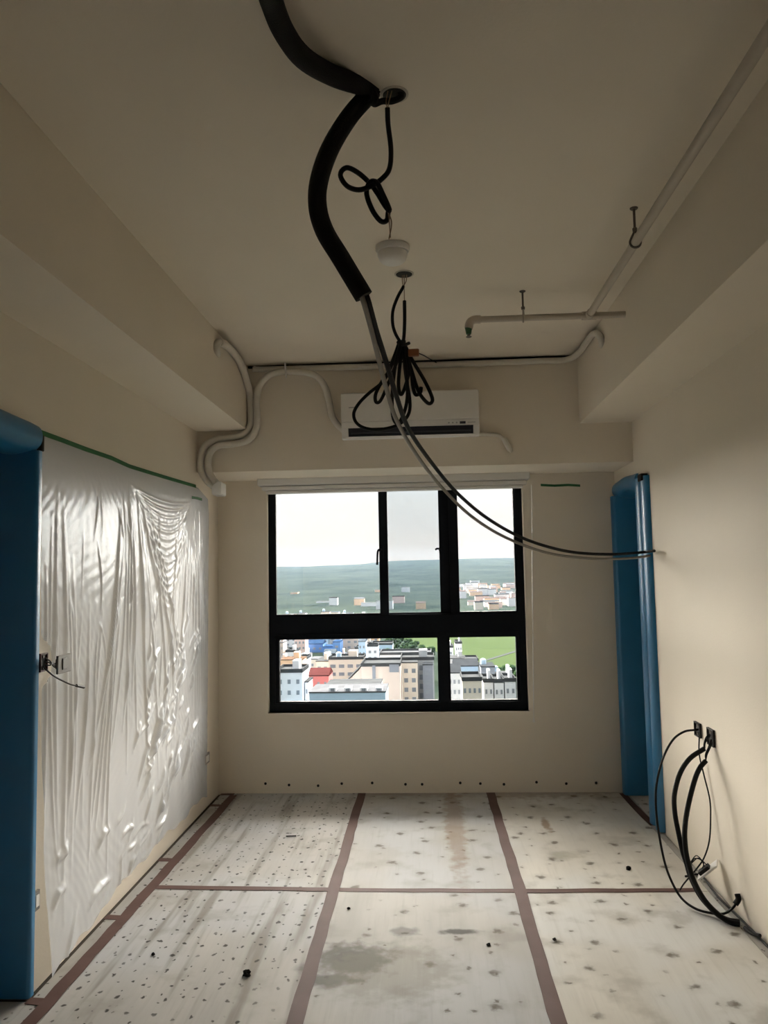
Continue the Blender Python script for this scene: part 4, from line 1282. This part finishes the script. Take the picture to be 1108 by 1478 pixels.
# thin blue haze lying over the plain
hz = bpy.data.materials.new('evening_haze')
hz.use_nodes = True
hn, hl_ = hz.node_tree.nodes, hz.node_tree.links
hn.clear()
ho = hn.new('ShaderNodeOutputMaterial')
hv = hn.new('ShaderNodeVolumeScatter')
hv.inputs['Color'].default_value = (0.58, 0.76, 1.0, 1)
hv.inputs['Density'].default_value = 4.2e-5
hl_.new(hv.outputs[0], ho.inputs['Volume'])
tag(MB().box((-2700, 130, GZ - 1), (2700, 5000, 120)).build('haze', hz), 'thin blue evening haze over the town and hills', 'haze', kind='stuff')

# ---- buildings
PAL = {
    'white': (0.80, 0.82, 0.86), 'cream': (0.80, 0.72, 0.62), 'grey': (0.52, 0.54, 0.56), 'beige': (0.58, 0.50, 0.45), 'blue': (0.13, 0.28, 0.60),
    'paleblue': (0.50, 0.66, 0.82), 'red': (0.62, 0.20, 0.19), 'apricot': (0.86, 0.60, 0.40), 'dark': (0.24, 0.26, 0.30), 'pink': (0.76, 0.58, 0.53)}
ROOF = {'white': (0.099, 0.103, 0.111), 'grey': (0.065, 0.069, 0.072), 'blue': (0.021, 0.047, 0.103), 'paleblue': (0.070, 0.088, 0.108), 'red': (0.088, 0.030, 0.029), 'apricot': (0.099, 0.064, 0.044), 'dark': (0.039, 0.043, 0.048), 'pink': (0.094, 0.073, 0.068)}  # roof copies of the facade colours, darkened to offset the strong sunlight
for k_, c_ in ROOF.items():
    M['r_' + k_] = mat('dimmed_roofing_' + k_, c_, 0.9, 0.0, var=0.25, vscale=0.3)
for k_, c_ in PAL.items():
    M['b_' + k_] = mat('facade_' + k_, c_, 0.85, 0.05, var=0.08, vscale=0.25)
M['bwin'] = mat('far_window_glass', (0.26, 0.29, 0.33), 0.35, 0.3, var=0.2, vscale=0.5)


FOOT = []      # plan boxes already taken


def building(x0, x1, ztop, y, dep, wallm, roofm, cols=0, rows=0, label=None, extras='', group='town buildings', wfrac=(0.5, 0.5), zmin=None, top_margin=1.0, name='building'):
    t_ = thing(name, ((x0 + x1) / 2, y, GZ), label, 'building', group)
    FOOT.append((x0 - .8, x1 + .8, y - .8, y + dep + .8))
    MB().box((x0, y, GZ), (x1, y + dep, ztop)).build('wall', M[wallm], t_)
    rf = MB()
    e_ = 0.15
    rf.box((x0 - e_, y - e_, ztop), (x1 + e_, y + dep + e_, ztop + 0.35))
    if 'p' in extras:   # parapet
        rf.box((x0 - e_, y - e_, ztop + .35), (x1 + e_, y - e_ + 0.3, ztop + 1.1))
        rf.box((x0 - e_, y + dep + e_ - 0.3, ztop + .35), (x1 + e_, y + dep + e_, ztop + 1.1))
        rf.box((x0 - e_, y - e_ + .3, ztop + .35), (x0 - e_ + .3, y + dep + e_ - .3, ztop + 1.1))
        rf.box((x1 + e_ - .3, y - e_ + .3, ztop + .35), (x1 + e_, y + dep + e_ - .3, ztop + 1.1))
    if 'g' in extras:   # gable ridge along x
        ym = y + dep / 2
        rf.add([(x0 - e_, y - e_, ztop + .35), (x1 + e_, y - e_, ztop + .35), (x1 + e_, y + dep + e_, ztop + .35), (x0 - e_, y + dep + e_, ztop + .35), (x0 - e_, ym, ztop + 2.2), (x1 + e_, ym, ztop + 2.2)],
               [(0, 1, 5, 4), (2, 3, 4, 5), (0, 4, 3), (1, 2, 5), (0, 3, 2, 1)])
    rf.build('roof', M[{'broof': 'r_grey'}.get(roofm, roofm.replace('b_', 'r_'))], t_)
    wd = x1 - x0
    if 's' in extras:   # stair house
        MB().box((x0 + wd * .55, y + dep * .3, ztop + .35), (x0 + wd * .8, y + dep * .7, ztop + 3.0)).build('stair_house', M[wallm], t_)
    if 'k' in extras:   # water tank
        MB().lathe((x0 + wd * .25, y + dep * .5, ztop + .35), [(1.1, 0), (1.1, 1.7), (0.5, 2.1)], 12).build('water_tank', M['b_paleblue'], t_, True)
    if cols and rows:
        zb_ = zmin if zmin is not None else ztop - top_margin - rows * 3.1
        cw = wd / cols
        rh = (ztop - top_margin - zb_) / rows
        proto = None
        for r_ in range(rows):
            for c_ in range(cols):
                xc = x0 + cw * (c_ + .5)
                zc = zb_ + rh * (r_ + .5)
                if proto is None:
                    hw, hh = cw * wfrac[0] / 2, rh * wfrac[1] / 2
                    proto = MB().box((xc - hw, y - 0.12, zc - hh), (xc + hw, y + 0.05, zc + hh)).build('window', M['bwin'], t_)
                    p0_ = (xc, zc)
                else:
                    o_ = proto.copy()
                    COL.objects.link(o_)
                    o_.parent = t_
                    o_.location = (xc - p0_[0], 0, zc - p0_[1])
    return t_


def pb(px0, px1, pyt, Y, dep, *a, **kw):
    q0, q1 = at(px0, pyt, y=Y), at(px1, pyt, y=Y)
    return building(q0.x, q1.x, (q0.z + q1.z) / 2, Y, dep, *a, **kw)


# the buildings one can pick out
pb(398, 436, 971, 225, 12, 'b_white', 'broof', 3, 4, 'tall white block with a step in its roof at the corner of the town', 'sp', wfrac=(.35, .4))
pb(440, 444.5, 985, 228, 9, 'b_white', 'broof', 1, 4, 'narrow white annex between the white block and the red house', '', wfrac=(.4, .4))
pb(445, 474, 976, 262, 11, 'b_red', 'b_red', 3, 3, 'dull red house beside the white block', 'g', wfrac=(.35, .4))
pb(404, 436, 953, 330, 12, 'b_apricot', 'b_apricot', 4, 3, 'apricot house behind the tall white block', 's', wfrac=(.4, .4))
pb(474, 524, 952, 310, 12, 'b_cream', 'broof', 4, 6, 'cream apartment block with rows of dark balconies', 'psk', wfrac=(.62, .42))
pb(456, 474, 955, 318, 12, 'b_cream', 'broof', 2, 5, 'lower cream block beside the balcony apartments', 's', wfrac=(.5, .4))
big = pb(521, 577, 962, 250, 16, 'b_beige', 'broof', 0, 0, 'large plain beige gable wall with one dark stripe', 'p')
q = at(537, 962, y=249.8)
q2 = at(542, 984, y=249.8)
MB().box((q.x, 249.7, q2.z), (q2.x, 250.02, q.z + 0.3)).build('dark_stripe', M['b_dark'], big)
q = at(562, 958, y=252)
q2 = at(576, 969, y=252)
MB().box((q.x, 249.8, q2.z), (q2.x, 254, q.z)).build('brown_box', M['b_dark'], big)
# sloping lean-to of the beige block
qa, qb, qc = at(500, 985, y=250.5), at(521, 964, y=250.5), at(521, 1030, y=250.5)
lt = thing('building', (qa.x, 250.5, GZ), 'sloping beige wing leaning on the large beige gable', 'building', 'town buildings')
xs0, xs1 = qa.x, qb.x - 0.05
MB().hexa([(xs0, 250.5, GZ), (xs1, 250.5, GZ), (xs1, 264, GZ), (xs0, 264, GZ), (xs0, 250.5, qa.z), (xs1, 250.5, qb.z), (xs1, 264, qb.z), (xs0, 264, qa.z)]).build('wall', M['b_beige'], lt)
MB().hexa([(xs0 - .3, 250.2, qa.z + .02), (xs1 - .4, 250.2, qb.z + .02), (xs1 - .4, 264.3, qb.z + .02), (xs0 - .3, 264.3, qa.z + .02), (xs0 - .3, 250.2, qa.z + .3), (xs1 - .4, 250.2, qb.z + .3), (xs1 - .4, 264.3, qb.z + .3), (xs0 - .3, 264.3, qa.z + .3)]).build('roof', M['r_grey'], lt)
pb(578, 626, 953, 268, 14, 'b_grey', 'broof', 4, 7, 'grey apartment block with a grid of dark windows', 'ps', wfrac=(.55, .55))
pb(580, 602, 957, 262, 5, 'b_cream', 'broof', 2, 7, 'cream front bay of the grey apartment block', '', wfrac=(.5, .45))
pb(610, 624, 960, 263.5, 4, 'b_dark', 'b_dark', 1, 7, 'dark tiled front bay of the grey apartment block', '', wfrac=(.6, .45))
pb(548, 622, 945, 330, 14, 'b_white', 'b_white', 7, 3, 'long white roofed hall behind the grey apartment block', 'p', wfrac=(.5, .35))
wb0 = pb(446, 556, 1000, 205, 14, 'b_paleblue', 'b_white', 0, 0, 'long low pale blue works hall with white roof dormers', '')
for px in (480, 502, 525, 547):
    q = at(px, 1000, y=206)
    dm = MB().box((q.x - .9, 205.5, q.z + .35), (q.x + .9, 209, q.z + 1.4)).build('dormer', M['b_white'], wb0)
    MB().box((q.x - .5, 205.35, q.z + .5), (q.x + .5, 205.5, q.z + 1.25)).build('dormer_window', M['bwin'], dm)
pb(470, 548, 990, 222, 12, 'b_white', 'broof', 8, 2, 'long white flat roofed row behind the pale blue hall', '', wfrac=(.4, .4))
pb(441, 466, 930, 470, 14, 'b_blue', 'b_blue', 3, 2, 'bright blue sheet metal shed in the far town', 'g', wfrac=(.4, .4))
pb(466, 480, 934, 455, 14, 'b_blue', 'b_blue', 2, 2, 'smaller bright blue shed beside the larger one', '', wfrac=(.4, .4))
pb(480, 491, 927, 450, 14, 'b_blue', 'b_blue', 1, 3, 'tall narrow blue shed in the far town', '', wfrac=(.4, .4))
pb(536, 566, 931, 430, 14, 'b_paleblue', 'broof', 4, 4, 'blue grey block at the edge of the green field', 'p', wfrac=(.5, .4))
pb(514, 538, 928, 470, 14, 'b_cream', 'broof', 3, 4, 'cream block near the green field edge', 's', wfrac=(.5, .4))
# right pane
pb(667, 695, 983, 215, 12, 'b_cream', 'broof', 4, 5, 'cream block with window rows on the right of the town', 'p', wfrac=(.45, .4))
for i, (a, b, t__) in enumerate(((698, 711.4, 985), (713, 726.6, 985.5), (728.2, 744, 984))):
    pb(a, b, t__, 224 - i * 0.0, 11, 'b_white', 'broof', 2, 4, ('white terraced house with roof terrace beside the cream block', 'white terraced house in the middle of the terrace row', 'white terraced house at the tree side end of the row')[i], 'sp', wfrac=(.4, .4))
pb(646, 665, 972, 245, 14, 'b_grey', 'b_dark', 3, 5, 'grey block with dark roof left of the cream block', 'g', wfrac=(.5, .4))
pb(655, 690, 962, 300, 14, 'b_paleblue', 'b_dark', 5, 4, 'pale block under a dark gabled roof in the right of the town', 'g', wfrac=(.5, .4))
pb(694, 714, 963, 290, 14, 'b_dark', 'b_dark', 3, 4, 'dark block between pale houses near the field', 'k', wfrac=(.5, .4))
pb(649, 672, 951, 360, 14, 'b_grey', 'broof', 4, 4, 'grey flat roofed block along the field edge', 's', wfrac=(.5, .4))
pb(672, 690, 954, 345, 14, 'b_pink', 'broof', 3, 3, 'pinkish block along the field edge', 'p', wfrac=(.5, .4))
pb(714, 724, 973, 300, 12, 'b_cream', 'broof', 2, 4, 'small cream tower by the field trees', 'k', wfrac=(.5, .4))
pb(726, 740, 976, 270, 12, 'b_white', 'broof', 2, 4, 'small white tower by the field trees', 's', wfrac=(.5, .4))
# filler town, placed on the plain
keys = ['b_white', 'b_cream', 'b_grey', 'b_pink', 'b_paleblue', 'b_beige', 'b_white', 'b_apricot']
FOOT.append((-26, -20, 249, 266))


def free(x0, x1, y0, y1):
    for f_ in FOOT:
        if x0 < f_[1] and x1 > f_[0] and y0 < f_[3] and y1 > f_[2]:
            return False
    return True


rg = random.Random(21)
WORD = {'b_white': 'white', 'b_cream': 'cream', 'b_grey': 'grey', 'b_pink': 'pinkish', 'b_paleblue': 'pale blue', 'b_beige': 'beige', 'b_apricot': 'apricot', 'b_dark': 'dark'}
RWORD = {'p': 'a walled flat roof', 's': 'a stair house on its roof', 'g': 'a gabled roof', 'ps': 'a walled roof and stair house', 'k': 'a rooftop water tank', '': 'a plain flat roof'}
for Y, px_a, px_b in ((285, 398, 440), (350, 398, 540), (385, 398, 540), (381, 640, 664), (420, 398, 540), (455, 398, 530), (500, 398, 538), (540, 398, 535), (590, 398, 530), (640, 395, 525), (700, 395, 520)):
    px = px_a
    while px < px_b:
        wpx = rg.uniform(9, 19)
        yy = Y + rg.uniform(0, 10)
        q0, q1 = at(px, 940, y=yy), at(px + wpx, 940, y=yy)
        px += wpx + rg.uniform(1, 4)
        dep = rg.uniform(9, 13)
        hgt = rg.uniform(6, 13)
        if 432 < px < 510 and 330 < Y < 440:
            hgt = max(3.2, min(hgt, at(px, 952, y=yy).z - GZ))
        wm = rg.choice(keys)
        ex = rg.choice(list(RWORD))
        if free(q0.x, q1.x, yy, yy + dep):
            building(q0.x, q1.x, GZ + hgt, yy, dep, wm, rg.choice(['broof', 'broof', 'b_white', 'b_dark', 'b_paleblue']), rg.randint(2, 3), rg.randint(2, 3),
                     'small %s house with %s packed into the town' % (WORD[wm], RWORD[ex]), ex, wfrac=(.45, .4), group='small %s town houses, %s' % (WORD[wm], RWORD[ex]))
# landmarks, then scattered far buildings below the hills
for (a, b, t__, Y, mk, lab) in ((493, 540, 848, 1750, 'b_white', 'long white factory in the woods below the ridge'), (703, 722, 845, 1500, 'b_apricot', 'large apricot block below the ridge'),
                                (679, 692, 838, 1700, 'b_white', 'white block high on the slope below the ridge'), (419, 429, 855, 1500, 'b_apricot', 'lone apricot block in the trees below the ridge'), (456, 475, 868, 1200, 'b_white', 'low white hall among trees below the ridge'),
                                (576, 592, 869, 1200, 'b_cream', 'low cream hall among trees below the ridge')):
    pb(a, b, t__, Y, 25, mk, 'broof', 0, 0, lab, '', group='landmark buildings below the ridge')
for i in range(60):
    Y = rg.uniform(960, 1600)
    px = rg.choice([rg.uniform(400, 635)] + [rg.uniform(655, 742)] * 4)
    q0 = at(px, 860, y=Y)
    ww = rg.uniform(10, 24)
    wm = rg.choice(['b_white', 'b_cream', 'b_pink', 'b_apricot', 'b_white'])
    if free(q0.x, q0.x + ww, Y, Y + 15):
        building(q0.x, q0.x + ww, hill_z(q0.x, Y) + rg.uniform(4, 11), Y, 15, wm, rg.choice(['broof', 'b_white', 'b_pink']), 0, 0,
                 'far %s building scattered in the woods below the ridge' % WORD[wm], rg.choice(['p', 'g', '']), group='far %s buildings below the ridge' % WORD[wm])
# trees: lumpy crowns on trunks
M['trunk'] = mat('tree_bark', (0.05, 0.04, 0.03), 0.9, 0.1, var=0.2, vscale=3)


def crown_mesh(seed):
    rg_ = random.Random(seed)
    m_ = MB()
    for k_ in range(9):
        c_ = Vector((rg_.uniform(-1.7, 1.7), rg_.uniform(-1.5, 1.5), rg_.uniform(2.6, 5.4)))
        r_ = rg_.uniform(1.0, 1.7)
        prof_ = [(r_ * math.sin(math.pi * i / 6) * rg_.uniform(.85, 1.15) + 0.01, -r_ * math.cos(math.pi * i / 6)) for i in range(7)]
        m_.lathe(c_, prof_, 8)
    return m_


tree_protos = []
for s_i in range(3):
    t_ = thing('tree', (0, 0, 0), 'dark green bushy tree growing between the town and the green field', 'tree', 'trees outside')
    a = crown_mesh(s_i + 3).build('crown', M['tree'], t_)
    b = MB().tube([(0, 0, 0), (0.1, 0, 1.5), (0, 0.1, 3.2)], [0.3, 0.15], 6).build('trunk', M['trunk'], t_)
    tree_protos.append((t_, [a, b]))
tree_spots = []
FIELDS = [[gp(556, 916), gp(800, 905), gp(830, 1005), gp(705, 974), gp(628, 940)], [gp(540, 896), gp(800, 886), gp(800, 903.5), gp(552, 914)]]


def off_field(x_, y_, r_):
    """true where a round plan of radius r_ stays clear of every field"""
    for poly in FIELDS:
        inside = False
        for (xa_, ya_), (xb2, yb2) in zip(poly, poly[1:] + poly[:1]):
            if (ya_ > y_) != (yb2 > y_) and x_ < xa_ + (xb2 - xa_) * (y_ - ya_) / (yb2 - ya_):
                inside = not inside
            dx_, dy_ = xb2 - xa_, yb2 - ya_
            t2_ = max(0, min(1, ((x_ - xa_) * dx_ + (y_ - ya_) * dy_) / (dx_ * dx_ + dy_ * dy_)))
            if math.hypot(x_ - xa_ - t2_ * dx_, y_ - ya_ - t2_ * dy_) < r_:
                return False
        if inside:
            return False
    return True


for px_a, px_b, py_a, py_b, n_t, s0, s1 in ((705, 765, 972, 1006, 170, .8, 1.3), (530, 640, 928, 960, 150, .7, 1.1)):
    for i in range(n_t):
        if len(tree_spots) >= 39:
            break
        x_, y_ = gp(rg.uniform(px_a, px_b), rg.uniform(py_a, py_b))
        sc_ = rg.uniform(s0, s1)
        r_ = 2.6 * sc_
        if free(x_ - r_, x_ + r_, y_ - r_, y_ + r_) and off_field(x_, y_, r_ + 1.5):
            tree_spots.append((x_, y_, sc_))
            FOOT.append((x_ - r_, x_ + r_, y_ - r_, y_ + r_))
for i, (x_, y_, sc_) in enumerate(tree_spots):
    pr, ch = tree_protos[i % 3]
    if i < 3:
        t_ = pr
    else:
        t_ = pr.copy()
        COL.objects.link(t_)
        for c_ in ch:
            d_ = c_.copy()
            COL.objects.link(d_)
            d_.parent = t_
    t_.location = (x_, y_, GZ)
    t_.scale = (sc_, sc_, sc_)
    t_.rotation_euler = (0, 0, rg.uniform(0, 6.28))
    if y_ > 700:
        t_['label'] = 'distant bushy tree on the plain below the wooded ridge'
        t_['group'] = 'distant trees'
